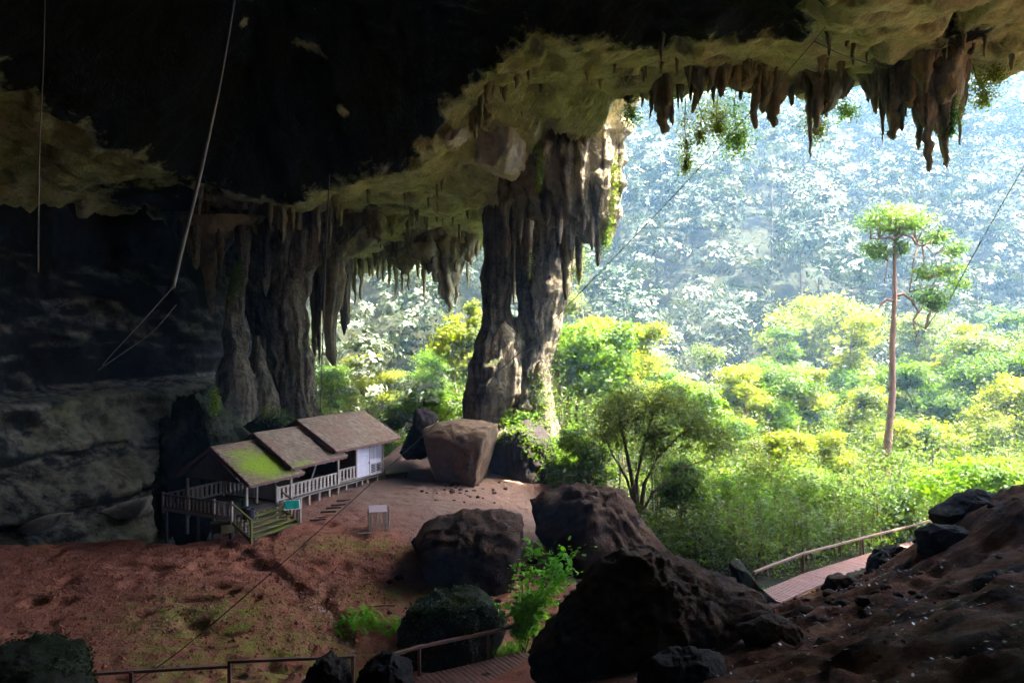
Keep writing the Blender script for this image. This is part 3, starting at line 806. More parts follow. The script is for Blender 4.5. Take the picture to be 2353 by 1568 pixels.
for k, (x, yt, yb, w, dd) in enumerate([(1522,140,245,62,47.3),(1605,95,205,84,45.3),(1655,130,205,54,45.2),(1752,140,245,62,46.2),(1780,150,240,46,46.6),(1890,160,262,74,45.8),(1928,175,228,44,46.2),(2003,160,230,54,45.2),
        (2060,120,255,66,44),(2128,50,285,84,42.9),(2180,35,265,84,43.2),(2208,60,250,44,43.7),(1700,160,210,66,45.8),(1840,170,215,50,46.3),(1040,560,660,60,71),(990,560,625,70,71.5),(930,580,630,60,75)]):
    column('stalactite_cluster', [(yb, x-w*.06, x+w*.08),(yb-(yb-yt)*.12, x-w*.2, x+w*.22),(yb-(yb-yt)*.35, x-w*.36, x+w*.3),(yb-(yb-yt)*.6, x-w*.45, x+w*.46),(yt, x-w*.62, x+w*.62)], dd, .6, M_stal, ceiling, .42, 700+k, 36, 46, rough=.7, bumpy=2.0)
# --- boulders
rock('boulder', 'pale tan flat topped boulder between the hut and the great column', [(972,985),(1000,972),(1060,968),(1120,968),(1152,974),(1145,1010),(1130,1060),(1118,1092),(1080,1108),(1040,1105),(1000,1085),(982,1030)], 50, 6, M_boulder, .3, .6, 5, seed=2, box=.6, bury=.4, cuts=3)
rock('boulder', 'rugged grey boulder half hidden by leaves beside the tan flat topped boulder', [(1135,985),(1160,965),(1210,960),(1260,985),(1280,1040),(1290,1110),(1240,1150),(1170,1150),(1120,1120)], 52, 5, M_dark, .45, .6, 5, seed=3, bury=.5)
moss_cover(COL.objects[-1], 2600, .22, M_leaf_mid, 6, .0)
rock('boulder', 'dark upright rock stump between the hut and the tan boulder', [(918,1030),(935,1000),(950,965),(955,938),(975,932),(1000,945),(1008,962),(995,985),(1000,1030),(975,1046),(935,1045)], 53, 3, M_dark, .3, .8, 5, seed=4, bury=.3, cuts=3)
rock('boulder', 'black boulder with dusty litter covered top on the dirt slope', [(953,1222),(985,1202),(1050,1182),(1120,1178),(1195,1188),(1222,1218),(1215,1280),(1195,1340),(1130,1368),(1060,1345),(1000,1310),(965,1270)], 34, 6.5, M_soilrock, .45, .7, 5, seed=5, box=.65, bury=.6, cuts=6)
rock('boulder', 'brown black boulder with overhanging edge below the multi stemmed tree', [(1212,1160),(1250,1135),(1330,1122),(1410,1122),(1448,1140),(1470,1190),(1520,1245),(1510,1290),(1400,1300),(1290,1275),(1235,1235),(1222,1195)], 37, 6, M_soilrock, .5, .7, 5, seed=6, box=.65, bury=.8, cuts=6)
rock('boulder', 'huge black foreground boulder right of the bright green shrub', [(1212,1500),(1262,1440),(1310,1385),(1342,1335),(1366,1298),(1415,1272),(1460,1262),(1530,1268),(1600,1300),(1680,1325),(1740,1340),(1775,1375),(1700,1400),(1560,1450),(1420,1530),(1330,1600),(1225,1600)], 20, 5.5, M_soilrock, .4, .7, 6, seed=7, box=.92, bury=.8)
rock('boulder', 'dark moss grown boulder behind the lower boardwalk', [(912,1420),(935,1385),(985,1355),(1040,1342),(1100,1358),(1145,1385),(1158,1430),(1160,1520),(1140,1560),(960,1560),(915,1500)], 27, 3.5, M_mossrock, .3, .9, 5, seed=8, box=.65, bury=.4)
moss_cover(COL.objects[-1], 5000, .12, M_leaf_dim, 3)
rock('boulder', 'dark rounded rock in the bottom left corner', [(-60,1500),(0,1482),(70,1478),(150,1492),(205,1520),(215,1568),(200,1640),(-60,1640)], 18.5, 3, M_mossrock, .2, .9, 5, seed=9)
moss_cover(COL.objects[-1], 2500, .09, M_leaf_dim, 5, -.2)
rock('boulder', 'low black rock between the left handrail and the lower boardwalk', [(815,1568),(835,1520),(870,1495),(920,1505),(955,1540),(975,1575),(950,1640),(820,1640)], 20, 2, M_dark, .22, 1.2, 5, seed=10)
rock('boulder', 'small black knobbly rock under the left handrail end', [(690,1568),(720,1525),(755,1498),(775,1520),(800,1518),(812,1560),(800,1640),(690,1640)], 20, 1.5, M_dark, .24, 1.4, 5, seed=11)
rock('tree_stump', 'dark jagged tree stump at the lower end of the right boardwalk', [(1665,1275),(1685,1268),(1710,1295),(1722,1320),(1745,1350),(1785,1380),(1770,1395),(1700,1395),(1670,1370),(1680,1320)], 29.5, 1.2, M_mossrock, .14, 1.6, 5, seed=13, cat='tree stump')
RK = [('black two horned rock standing in front of the right boardwalk', [(1990,1305),(2008,1270),(2015,1252),(2032,1262),(2060,1242),(2078,1262),(2072,1300),(2050,1325),(2000,1325)], 27.0, 1.5),
      ('low dark rock below the middle of the right boardwalk', [(1890,1345),(1900,1325),(1940,1318),(1985,1335),(2000,1360),(1940,1375),(1895,1368)], 26.0, 1.4),
      ('broad dark rock on the crest of the right slope', [(2150,1185),(2185,1162),(2215,1140),(2255,1122),(2300,1140),(2330,1175),(2320,1215),(2200,1225),(2155,1215)], 25, 2.6),
      ('dark rock at the right edge of the slope crest', [(2300,1150),(2330,1128),(2380,1125),(2430,1150),(2420,1200),(2310,1190)], 25.5, 2.2),
      ('dark slab halfway up the right slope', [(2110,1225),(2150,1205),(2230,1215),(2280,1240),(2230,1275),(2120,1270)], 23.5, 1.8),
      ('black flat rock in the middle of the right slope', [(1690,1440),(1740,1418),(1810,1425),(1850,1450),(1800,1475),(1700,1470)], 17.5, 1.3),
      ('long black rock near the bottom of the right slope', [(1440,1535),(1500,1500),(1600,1490),(1680,1510),(1700,1545),(1600,1575),(1450,1575)], 14.5, 1.4),
      ('black lump at the bottom right of the slope', [(1960,1490),(2030,1465),(2120,1475),(2160,1505),(2080,1535),(1970,1525)], 12.5, 1.2),
      ('dark rock on the right slope near the frame edge', [(2230,1330),(2280,1310),(2350,1320),(2390,1350),(2330,1375),(2240,1365)], 16.5, 1.3)]
for k, (lab, ol, d, dep) in enumerate(RK):
    rock('boulder', lab, ol, d, dep, M_soilrock if k % 2 else M_dark, .14, 1.3, 5, seed=20+k, bury=.25)
# rocks behind the hut
rock('boulder', 'tall jagged dark crag at the left end of the hut', [(372,1140),(378,1090),(395,1040),(385,985),(402,950),(400,900),(425,885),(460,895),(490,885),(500,930),(520,960),(530,1000),(545,1080),(540,1150),(450,1190)], 47, 5, M_mossrock, 1.0, .6, 5, seed=31, bury=2)
moss_cover(COL.objects[-1], 3500, .16, M_leaf_dim, 4, .3)
rock('boulder', 'dark lumpy rock behind the lowest roof', [(500,975),(540,955),(580,965),(600,1010),(640,1060),(640,1130),(520,1120),(490,1040)], 49, 4, M_mossrock, .5, .7, 5, seed=32, bury=2)
rock('boulder', 'mossy rock mound behind the middle roof', [(560,975),(600,950),(640,948),(665,965),(700,990),(720,1060),(560,1070)], 53, 4, M_mossrock, .4, .7, 5, seed=33, bury=2)

# ------------------------------------------------------------------ the stepped hut
A_ = np.array([.443, .896]); ROTH = math.atan2(.896, .443)
Q0 = np.array([-13.3, 39.8, -10.0])
hut = thing('stepped_wooden_hut', 'long wooden hut on stilts with three stepped shingle roofs, the lowest mossy', 'hut', Q0, rotz=ROTH)
# local x along the hut (away from the camera), local y inward from the near side, z above the ground
def roof(s0, s1, ze, zr, wr, hang, mossf, label):
    r0 = obj('roof', None, hut); r0['label'] = label
    y0 = -hang; run = wr + hang
    slope = math.atan2(zr-ze, run); Ls = math.hypot(zr-ze, run)
    th = .07
    def slab(side):
        b = MB()
        ya, yb = (y0, wr) if side == 0 else (2*wr - y0, wr)
        for (p, q) in [((ya, ze), (yb, zr))]:
            v = [(s0,p[0],p[1]),(s1,p[0],p[1]),(s1,q[0],q[1]),(s0,q[0],q[1])]
            vv = v + [(a, c, e-th) for a, c, e in v]
            f = [(0,1,2,3),(7,6,5,4),(0,4,5,1),(1,5,6,2),(3,2,6,7),(0,3,7,4)]
            if side: f = [t[::-1] for t in f]
            b.add(vv, f)
        return b
    for side in (0, 1): slab(side).build('roof_deck', M_wood_dark, r0)
    # shingles: real overlapping pieces, too small to pick apart singly
    for side in (0, 1):
        vs = []; fs = []; mo = []
        rows_n = int(Ls/.21); cols = int((s1-s0)/.2)
        for i in range(rows_n):
            for j in range(cols):
                u0 = s0 + (s1-s0)*j/cols + random.uniform(0, .01) + (.1 if i % 2 else 0)
                u1 = u0 + (s1-s0)/cols - .012
                u1 = min(u1, s1+.02)
                t0 = i*Ls/rows_n - random.uniform(0, .03); t1 = t0 + Ls/rows_n + .05
                hb, ht = .065 + random.uniform(0, .03), .012
                def pt(u, t, h):
                    yy = y0 + (t*math.cos(slope)); zz = ze + t*math.sin(slope)
                    yy -= h*math.sin(slope); zz += h*math.cos(slope)
                    if side: yy = 2*wr - yy
                    return (u, yy, zz)
                b = len(vs)
                vs += [pt(u0,t0,hb),pt(u1,t0,hb),pt(u1,t1,ht),pt(u0,t1,ht),pt(u0,t0,0),pt(u1,t0,0)]
                fs += [(b,b+1,b+2,b+3),(b+4,b+5,b+1,b)] if side == 0 else [(b+3,b+2,b+1,b),(b,b+1,b+5,b+4)]
                mval = mossf((u0-s0)/(s1-s0), i/rows_n) if side == 0 else 0
                mo += [mval]*6
        me = mesh_np('shingles', np.array(vs), np.array(fs), M_roof, False, {'moss': np.array(mo)})
        tag(obj('shingles', me, r0), kind='stuff')
    for s in (s0-.03, s1+.03):
        for side in (0, 1):
            ya = y0 if side == 0 else 2*wr - y0
            MB().beam((s, ya, ze-.02), (s, wr, zr-.02), .05, .2).build('barge_board', M_barge, r0)
    MB().beam((s0, wr, zr+.07), (s1, wr, zr+.07), .22, .05).build('ridge_board', M_roof, r0)
    MB().beam((s0+.06, y0-.03, ze-.05), (s1-.06, y0-.03, ze-.05), .04, .13).build('fascia', M_barge, r0)
    n = max(3, int((s1-s0)/.75))
    for k in range(n):
        s = s0 + .4 + (s1-s0-.8)*k/(n-1)
        MB().beam((s, y0+.02, ze-.14), (s, wr-.05, zr-.14), .07, .11).build('rafter', M_wood_grey, r0)
    return r0
roof(4.0, 10.84, 3.28, 5.0, 2.3, .85, lambda u, t: .12 + .25*math.exp(-((u-.9)/.12)**2-((t-.8)/.3)**2), 'large upper roof of grey brown shingles')
roof(.3, 5.07, 2.85, 4.6, 2.1, .85, lambda u, t: .08 + .55*math.exp(-((u-.15)/.25)**2-((t-.05)/.1)**2), 'middle roof with a reddish brown worn patch')
roof(-2.77, 1.29, 2.43, 4.21, 2.04, .85, lambda u, t: .15 + 1.05*math.exp(-((u-.5)/.45)**2-((t-.36)/.3)**2) + .35*math.exp(-((u-.3)/.2)**2-((t-.75)/.12)**2), 'lowest roof covered in bright green moss')
# floors, stilts and posts
b = MB(); b.box((5.0, 2.1, .95), (9.8, 4.5, .1)); b.build('floor', M_wood_dark, hut)
b = MB(); b.box((-1.75, 2.2, .85), (3.75, 5.2, .1)); b.build('front_deck', M_wood_dark, hut)
MB().beam((0, -.06, .93), (9.9, -.06, .93), .07, .2).build('edge_beam', M_wood_grey, hut)
MB().beam((-3.6, -.45, .82), (-3.6, 4.8, .82), .08, .18).build('edge_beam', M_wood_grey, hut)
for s, y, z1 in [(.0,0,1.85),(1.1,-.02,2.7),(5.2,-.02,3.1),(9.8,-.02,3.5),(7.0,0,3.4),(0,4.2,2.7),(5.2,4.3,3.0),(9.8,4.4,3.3),(-2.64,-.5,2.45),(-2.64,4.0,2.4),(-.6,.9,2.6),(3.2,4.2,2.8)]:
    MB().beam((s, y, -.7 if y > 1 else -.4), (s, y, z1), .12, .12).build('post', M_wood_grey, hut)
for s, y in [(1.9,0),(2.6,0),(3.6,.1),(4.4,0),(6.1,.1),(7.6,0),(8.3,.1),(9.2,0),(2.5,2.2),(5.2,2.2),(7.5,2.2),(9.8,2.2),(-3.5,-.3),(-3.5,2.2),(-3.5,4.6),(-1.5,2),(-1.5,4.5)]:
    MB().beam((s, y, -.5 if s > 0 else -2.8), (s, y, .9), .12, .12).build('stilt', M_wood_grey if s > 0 else M_wood_dark, hut)
# carved flat balusters
M_wood_old = wood_mat('old_dark_grey_wood', (.10,.085,.075), (.17,.145,.125), .8, 4)
def baluster_mesh(h, w=.2, mat=None):
    prof = [(0,.35),(.08,.5),(.18,.5),(.24,.22),(.32,.5),(.42,.5),(.5,.2),(.58,.5),(.68,.5),(.76,.22),(.82,.5),(.92,.5),(1,.35)]
    b = MB(); n = len(prof); th = .03
    vs = []
    for t, q in prof:
        for sx, sy in ((-1,-1),(1,-1),(1,1),(-1,1)): vs.append((sx*q*w, sy*th/2, t*h))
    fs = []
    for i in range(n-1):
        for k in range(4):
            a = i*4+k; c = i*4+(k+1) % 4; fs.append((a, c, c+4, a+4))
    b.add(vs, fs); return b.mesh('baluster', mat or M_wood_grey)
BAL = baluster_mesh(.62)
BALs = baluster_mesh(.5, .15); BALd = baluster_mesh(.62, .2, M_wood_old)
def railing(a, c, z0, z1, pitch=.31, mesh=None, mat=None):
    a = Vector(a); c = Vector(c); L = (c-a).length; d = (c-a)/L
    mat = mat or M_wood_grey
    MB().beam((a.x,a.y,z1), (c.x,c.y,z1), .09, .08).build('top_rail', mat, hut)
    MB().beam((a.x,a.y,z0), (c.x,c.y,z0), .07, .08).build('bottom_rail', mat, hut)
    n = max(1, int(L/pitch)); ang = math.atan2(d.y, d.x)
    for k in range(n):
        p = a + d*((k+.5)*L/n)
        o = obj('baluster', mesh or BAL, hut, (p.x, p.y, z0+.04), (0, 0, ang)); o.scale = (1, 1, (z1-z0-.07)/.62 if (mesh or BAL) is not BALs else (z1-z0-.07)/.5)
railing((.05,0), (1.04,0), 1.0, 1.72); railing((1.17,0), (5.13,0), 1.0, 1.72)
railing((5.27,0), (6.94,0), 1.12, 1.85)
railing((0,4.2), (5.13,4.2), 1.05, 1.75); railing((-2.6,4.2), (-.05,4.2), 1.05, 1.75)
railing((-.05,1.6), (-.05,4.15), 1.05, 1.75)
railing((-3.6,-.42), (-3.6,.75), .95, 1.62); railing((-3.6,.87), (-3.6,4.7), .95, 1.62, .28, BALd, M_wood_old)
railing((-3.6,4.75), (-.2,4.75), .95, 1.62, .34, BALd, M_wood_old)
for s, y in [(-3.6,-.48),(-3.6,.81),(-3.6,2.7),(-3.6,4.75)]:
    MB().beam((s, y, .6), (s, y, 1.75), .11, .11).build('post', M_wood_grey, hut)
# stairs on the near side of the front deck, with sloping handrails
for k in range(5):
    MB().box((-1.85, -.62-.3*k, .70-.17*k), (3.3, .32, .05)).build('step', M_wood_moss, hut)
    MB().box((-1.85, -.47-.3*k, .61-.17*k), (3.28, .04, .14)).build('riser', M_wood_dark, hut)
for s in (-3.6, -.12):
    MB().beam((s, -.5, 1.62), (s, -1.85, .95), .09, .08).build('handrail', M_wood_moss if s < -1 else M_bamboo, hut)
    MB().beam((s, -1.85, -.25), (s, -1.85, 1.0), .12, .12).build('newel_post', M_wood_moss if s < -1 else M_wood_grey, hut)
    MB().beam((s, -.5, .65), (s, -1.8, -.08), .06, .16).build('stringer', M_wood_moss, hut)
    for k in range(5):
        o = obj('baluster', BALs, hut, (s, -.68-.24*k, .62-.125*k), (0, 0, math.pi/2))
# painted wall panel at the far end: boards, door leaf, shutters and louvres
for k in range(13):
    MB().box((7.72, -.02 - .004*(k % 2), 1.14+.165*k), (1.36, .04, .155)).build('wall_board', M_paint, hut)
for k in range(4):
    MB().box((9.05, -.02, 1.84+.07*k), (1.26, .04, .066)).build('wall_board', M_paint, hut)
sh = obj('window_shutter', None, hut, (9.05, 0, 0))
MB().box((0, -.01, 2.68), (1.26, .03, 1.3)).build('shutter_panel', M_paint, sh)
for k in range(8):
    MB().box((-.56+.16*k, -.045, 2.68), (.09, .04, 1.2)).build('slat', M_paint, sh)
for q in (0, 1):
    lv = obj('louvre', None, hut, (8.74+.62*q, 0, 0))
    MB().box((0, .02, 1.44), (.58, .03, .72)).build('louvre_back', M_wood_dark, lv)
    for z in (1.07, 1.80): MB().box((0, -.04, z), (.6, .05, .06)).build('frame_bar', M_paint, lv)
    for z in (-.28, .28): MB().box((z, -.038, 1.44), (.05, .05, .68)).build('frame_bar', M_paint, lv)
    for k in range(6): MB().beam((-.25, -.03, 1.16+.11*k), (.25, -.03, 1.16+.11*k), .07, .025).build('slat', M_paint, lv)
MB().box((8.38, -.05, 2.2), (.06, .06, 2.25)).build('door_post', M_paint, hut)
MB().box((8.28, -.07, 1.9), (.05, .05, .12)).build('door_handle', M_steel, hut)
for k in range(11):
    MB().box((9.83, 2.2, 1.15+.2*k), (.04, 4.3, .19)).build('wall_board', M_wood_dark, hut)
for k in range(20):
    MB().box((7.6+.0*k, 4.35, 1.1+.105*k), (4.4, .03, .1)).build('wall_board', M_wood_dark, hut)
for k in range(11):
    MB().box((6.98, 2.4, 1.15+.2*k), (.04, 3.9, .19)).build('wall_board', M_wood_dark, hut)
for (s, z0, z1) in [(4.05,3.3,5.0),(.35,2.9,4.55),(-2.7,2.5,4.15)]:
    b = MB(); yw = 2.1
    b.add([(s,-.1,z0),(s,4.3,z0),(s,yw,z1-.15),(s+.03,-.1,z0),(s+.03,4.3,z0),(s+.03,yw,z1-.15)], [(0,1,2),(5,4,3),(0,3,4,1),(1,4,5,2),(2,5,3,0)])
    b.build('gable_board', M_wood_dark, hut)
MB().beam((1.2, 1.2, 1.05), (3.4, 3.6, 2.6), .08, .08).build('brace', M_wood_grey, hut)
MB().beam((3.2, .6, 1.05), (3.9, .6, 2.4), .07, .07).build('brace', M_wood_grey, hut)

# things round the hut
def at_ground(px, py, d):
    p = P(px, py, d); return np.array([p[0], p[1], gz1(p[0], p[1])])
g = at_ground(671, 1192, 38.6)
sg = thing('information_sign', 'tilted teal information panel with white frame on two posts before the hut', 'sign', g, rotz=math.radians(20))
Mx = Vector((1, 0, 0))
from mathutils import Matrix
RM = Matrix.Rotation(math.radians(38), 3, 'X')
for x in (-.28, .28): MB().beam((x, .02, -.3), (x, .02, 1.05), .05, .05).build('post', M_steel, sg)
MB().box((0, 0, 1.12), (.86, .66, .03), RM).build('frame', M_white, sg)
MB().box((0, -.012, 1.138), (.74, .54, .03), RM).build('panel', M_teal, sg)
g = at_ground(523, 1222, 36.4)
s2 = thing('notice_board', 'low cream notice board on two thin legs at the foot of the stairs', 'sign', g, rotz=math.radians(28))
for x in (-.3, .3): MB().beam((x, 0, -.2), (x, 0, .75), .04, .04).build('leg', M_stick, s2)
MB().box((0, -.04, .56), (.64, .03, .42), Matrix.Rotation(math.radians(-8), 3, 'X')).build('board', M_cream, s2)
g = at_ground(503, 1224, 36.8)
bx = thing('wooden_crate', 'dark wooden crate on legs tucked left of the cream notice board', 'crate', g, rotz=math.radians(28))
MB().box((0, 0, .55), (.75, .5, .5)).build('box', M_wood_dark, bx)
MB().box((0, 0, .82), (.82, .57, .04)).build('lid', M_wood_moss, bx)
for x in (-.33, .33):
    for y in (-.2, .2): MB().beam((x, y, -.2), (x, y, .32), .06, .06).build('leg', M_wood_dark, bx)
def bin_(name, label, px, py, d, h, r, mat, z=None):
    p = P(px, py, d)
    z = p[2] if z is None else z
    t = thing(name, label, 'bin', (p[0], p[1], z), 'bins by the hut stairs')
    b = MB(); n = 14; prof = [(r*.8, 0), (r, h), (r*1.08, h), (r*1.08, h+.04), (r*.92, h+.04), (r*.72, .05)]
    vs = [(q*math.cos(2*math.pi*k/n), q*math.sin(2*math.pi*k/n), zz) for q, zz in prof for k in range(n)]
    fs = [(i*n+k, i*n+(k+1) % n, (i+1)*n+(k+1) % n, (i+1)*n+k) for i in range(len(prof)-1) for k in range(n)]
    fs.append(tuple(range(n-1, -1, -1))); fs.append(tuple(range((len(prof)-1)*n, len(prof)*n)))
    b.add(vs, fs).build('body', mat, t, smooth=False)
    b = MB(); b.tube([(-r*1.0,0,h*.7),(-r*1.2,0,h*.8),(-r*1.0,0,h*.9)], .012, 5).build('handle', M_steel, t)
    return t
bin_('litter_bin', 'dark purple litter bin, left of the pair on the hut stairs', 565, 1191, 36.9, .58, .2, M_bin)
bin_('litter_bin', 'dark litter bin with pale side, right of the pair on the hut stairs', 577, 1193, 36.8, .52, .2, M_bin)
bin_('litter_bin', 'green litter bin on the deck behind the corner post', 560, 1166, 37.9, .55, .17, M_bingreen, -9.07)

# stick-fenced box with a pale board on top
g = at_ground(870, 1208, 38.2)
cg = thing('stick_enclosure', 'square pen of upright sticks topped by a tilted pinkish board on the dirt', 'pen', g, rotz=math.radians(12))
for k in range(44):
    s = k/44*4; e = int(s); t = (s-e)*1.1-.55
    x, y = [(t,-.55),(.55,t),(-t,.55),(-.55,-t)][e]
    if e == 0 and abs(t) < .33: continue
    h = random.uniform(.8, 1.15)
    MB().tube([(x, y, -.15), (x+random.uniform(-.05,.05), y+random.uniform(-.05,.05), h)], .022, 5).build('stick', M_stick, cg)
MB().box((-.05, 0, 1.08), (.95, .8, .03), Matrix.Rotation(math.radians(14), 3, 'X')).build('board', M_lid, cg)
for k in range(14):
    a = random.uniform(0, 6.28); r = random.uniform(.1, .75); h = random.uniform(.2, .55)
    x, y = r*math.cos(a), -abs(r*math.sin(a))*.8
    MB().tube([(x, y, .02), (x+random.uniform(-.35,.35), y+random.uniform(-.2,.2), .05+h*.3)], .015, 4).build('fallen_stick', M_stick, cg)
tag(MB().box((0,0,0), (.9,.28,.06)).build('plank', M_wood_grey, None, at_ground(842, 1205, 37.4)+np.array([0,0,.07]), (0,0,.2)), 'short grey plank lying left of the stick pen', 'plank')
tag(MB().tube([(-.55,-.05,0),(0,.02,.02),(.5,.05,0)], .03, 6).build('branch', M_bamboo, None, at_ground(880, 1380, 29.5)+np.array([0,0,.08])), 'thin pale stick lying alone on the red dirt', 'stick')
# log steps beside the hut
for k in range(6):
    px = 730 + k*12; py = 1168 - k*9.0
    d = 39.2 + k*.75
    p = at_ground(px, py, d)
    tag(MB().tube([(-.42,-.1,0),(.42,.1,0)], .055, 8).build('log_step', M_wood_dark, None, p+np.array([0,0,.04])), 'dark log step beside the hut railing, ' + ['lowest of six', 'second from the bottom', 'third from the bottom', 'fourth from the bottom', 'second from the top', 'topmost of six'][k], 'log step', 'log steps beside the hut')
# low wooden landing at the far end of the hut
g = at_ground(905, 1084, 49.5)
pl = thing('landing', 'low mossy plank landing at the far end of the hut', 'platform', g + np.array([0,0,.05]), rotz=math.radians(30))
for k in range(7): MB().box((-.6+.36*k*.6, 0, .28), (.2, 1.3, .05)).build('plank', M_wood_moss, pl)
for y in (-.5, .5): MB().box((0, y, .18), (1.7, .08, .14)).build('bearer', M_wood_dark, pl)
for x in (-.7, .7):
    for y in (-.5, .5): MB().box((x, y, 0), (.1, .1, .3)).build('foot', M_wood_dark, pl)

# ------------------------------------------------------------------ boardwalks
def boardwalk(label, path, width, side, pitch, posts, rail_h=1.0, ext=0):
    path = [Vector([float(v) for v in p]) for p in path]
    org = path[0].copy()
    bw = thing('boardwalk', label, 'boardwalk', org)
    L = [0]
    for a, c in zip(path, path[1:]): L.append(L[-1] + (c-a).length)
    def at(s):
        for k in range(len(path)-1):
            if s <= L[k+1] or k == len(path)-2:
                t = (s-L[k])/(L[k+1]-L[k]); d = (path[k+1]-path[k]).normalized()
                return path[k].lerp(path[k+1], t), d
    pm = MB().box((0,0,0), (pitch*.78, width, .05)).mesh('plank', M_deck)
    s = 0; n = 0
    while s < L[-1]:
        p, d = at(s)
        nrm = Vector((d.y, -d.x, 0)).normalized()
        c = p + nrm*(side*width/2) - org
        o = obj('plank', pm, bw, (c.x, c.y, c.z + random.uniform(-.004,.004)), (0, -math.asin(d.z), math.atan2(d.y, d.x)+random.uniform(-.006,.006)))
        s += pitch; n += 1
    for k in range(len(path)-1):
        d = (path[k+1]-path[k]).normalized(); nrm = Vector((d.y, -d.x, 0)).normalized()
        for t in (.12, width-.12):
            a = path[k]+nrm*(side*t)-org-Vector((0,0,.1)); c = path[k+1]+nrm*(side*t)-org-Vector((0,0,.1))
            MB().beam(a, c, .08, .13).build('bearer', M_wood_dark, bw)
        a = path[k]-nrm*side*.05-org+Vector((0,0,rail_h)); c = path[k+1]-nrm*side*.05-org+Vector((0,0,rail_h))
        MB().beam(a, c, .13, .09).build('handrail', M_rail, bw)
    for s in posts:
        p, d = at(s); nrm = Vector((d.y, -d.x, 0)).normalized()
        q = p - nrm*side*.05 - org
        MB().box((q.x, q.y, q.z+rail_h/2-.25), (.1, .1, rail_h+.5-.06)).build('post', M_rail, bw)
    return bw
RB = [P(1725,1362,32.6)]
RB[0][2] = -11.65
pA, pB, pC, pD, pE = np.array([11.2,32.5,-11.65]), np.array([14.75,35.6,-11.72]), np.array([20.5,41.2,-12.5]), np.array([26.6,46.2,-13.0]), np.array([29.5,48.5,-13.1])
boardwalk('red brown plank boardwalk with one handrail climbing past the right slope', [pA, pB, pC, pD, pE], 1.35, 1, .2, [.1, 4.7, 12.6, 20.4], 1.0)
boardwalk('lower plank boardwalk with handrail behind the black foreground rocks', [np.array([-4.35,23.2,-11.45]), np.array([-3.16,24.1,-11.45]), np.array([-.84,25.7,-11.62]), np.array([1.0,27.0,-11.7])], 1.5, 1, .2, [1.5, 4.32, 6.4], 1.0)
# left handrail
lr = thing('handrail_fence', 'stepped wooden handrail along the bottom left edge of the red dirt', 'handrail', (-12.9, 21.6, -11.2))
L0 = np.array([-12.9, 21.6, -11.2])
for a, c in [(P(150,1550,21.6), P(524,1529,22.5)), (P(524,1518.5,22.5), P(814,1507,22.8))]:
    MB().beam(a-L0, c-L0, .11, .08).build('top_rail', M_rail, lr)
for px, py, d in [(302,1541,21.9),(527,1518,22.5),(810,1507,22.8)]:
    p = P(px, py, d) - L0
    MB().box((p[0], p[1], p[2]-.7), (.1, .1, 1.36)).build('post', M_rail, lr)
# small handrail piece half hidden in the greenery
p0 = P(2085, 1173, 49)
hp = thing('handrail_piece', 'short red handrail stub sticking out of the bushes above the boardwalk', 'handrail', (p0[0], p0[1], p0[2]-1.6))
MB().beam((-.4,0,1.6), (1.0,.3,1.66), .09, .08).build('top_rail', M_rail, hp)
MB().box((.35,.15,.75), (.1,.1,1.66)).build('post', M_rail, hp)

# ------------------------------------------------------------------ ropes, poles and cables
def line(name, label, cat, pts, r, mat, n=6, group=None, sm=12):
    P3 = np.array([P(*p) for p in pts]); m = len(P3)
    out = []
    for i in range(m-1):
        p0 = P3[max(i-1,0)]; p1 = P3[i]; p2 = P3[i+1]; p3 = P3[min(i+2,m-1)]
        for t in np.linspace(0, 1, sm, endpoint=False):
            out.append(.5*((2*p1)+(-p0+p2)*t+(2*p0-5*p1+4*p2-p3)*t*t+(-p0+3*p1-3*p2+p3)*t**3))
    out.append(P3[-1]); out = np.array(out)
    base = out[-1]
    rr = r if not hasattr(r, '__len__') else list(np.interp(np.linspace(0,1,len(out)), np.linspace(0,1,len(r)), r))
    o = MB().tube(out-base, rr, n).build(name, mat, None, base, smooth=True)
    return tag(o, label, cat, group)
line('bamboo_pole', 'long pale pole hanging slanted from the dark dome at upper left', 'pole', [(548,-60,27),(520,110,27),(495,240,26.5),(455,420,26),(420,560,25.5),(397,660,25)], [.045,.05,.06,.075,.08,.085], M_bamboo, 8)
line('hanging_rope', 'thin pale rope hanging straight down near the left edge', 'rope', [(104,-40,30),(100,150,30),(92,300,30),(89,450,30),(88,625,30)], [.02,.02,.035,.03,.025], M_bamboo, 6)
line('hanging_pole', 'thin dark pole hanging in the bright gap before the left column', 'pole', [(757,400,52),(750,540,52),(742,760,52),(736,945,52)], .045, M_wood_dark, 6)
line('guy_rope', 'long dark cable sagging diagonally from the ceiling down to the red dirt', 'cable', [(1955,-20,37),(1870,95,37.5),(1700,285,36),(1530,468,34.5),(1400,602,33.5),(1215,790,32),(1000,975,30),(830,1130,28),(640,1300,25.5),(430,1480,23.5),(300,1572,22.4)], [.026,.022,.016,.013], M_cable, 6)
line('rope', 'short rope branching right under the bright ceiling', 'cable', [(1870,95,37.6),(1940,128,39),(2010,150,41),(2060,158,43)], .03, M_cable, 6)
line('rope', 'thin rope slanting across the far right edge before the hillside', 'cable', [(2370,350,50),(2330,420,50),(2250,560,51),(2180,690,52)], .04, M_cable, 6)
line('rope', 'thin rope falling left from the foot of the slanted pole, upper of two', 'rope', [(397,660,25),(330,735,26),(262,808,27),(236,838,28)], .018, M_wood_grey, 5)
line('rope', 'thin rope falling left below the slanted pole, lower of two', 'rope', [(405,700,26),(350,762,27),(280,812,28),(225,850,29)], .016, M_wood_grey, 5)

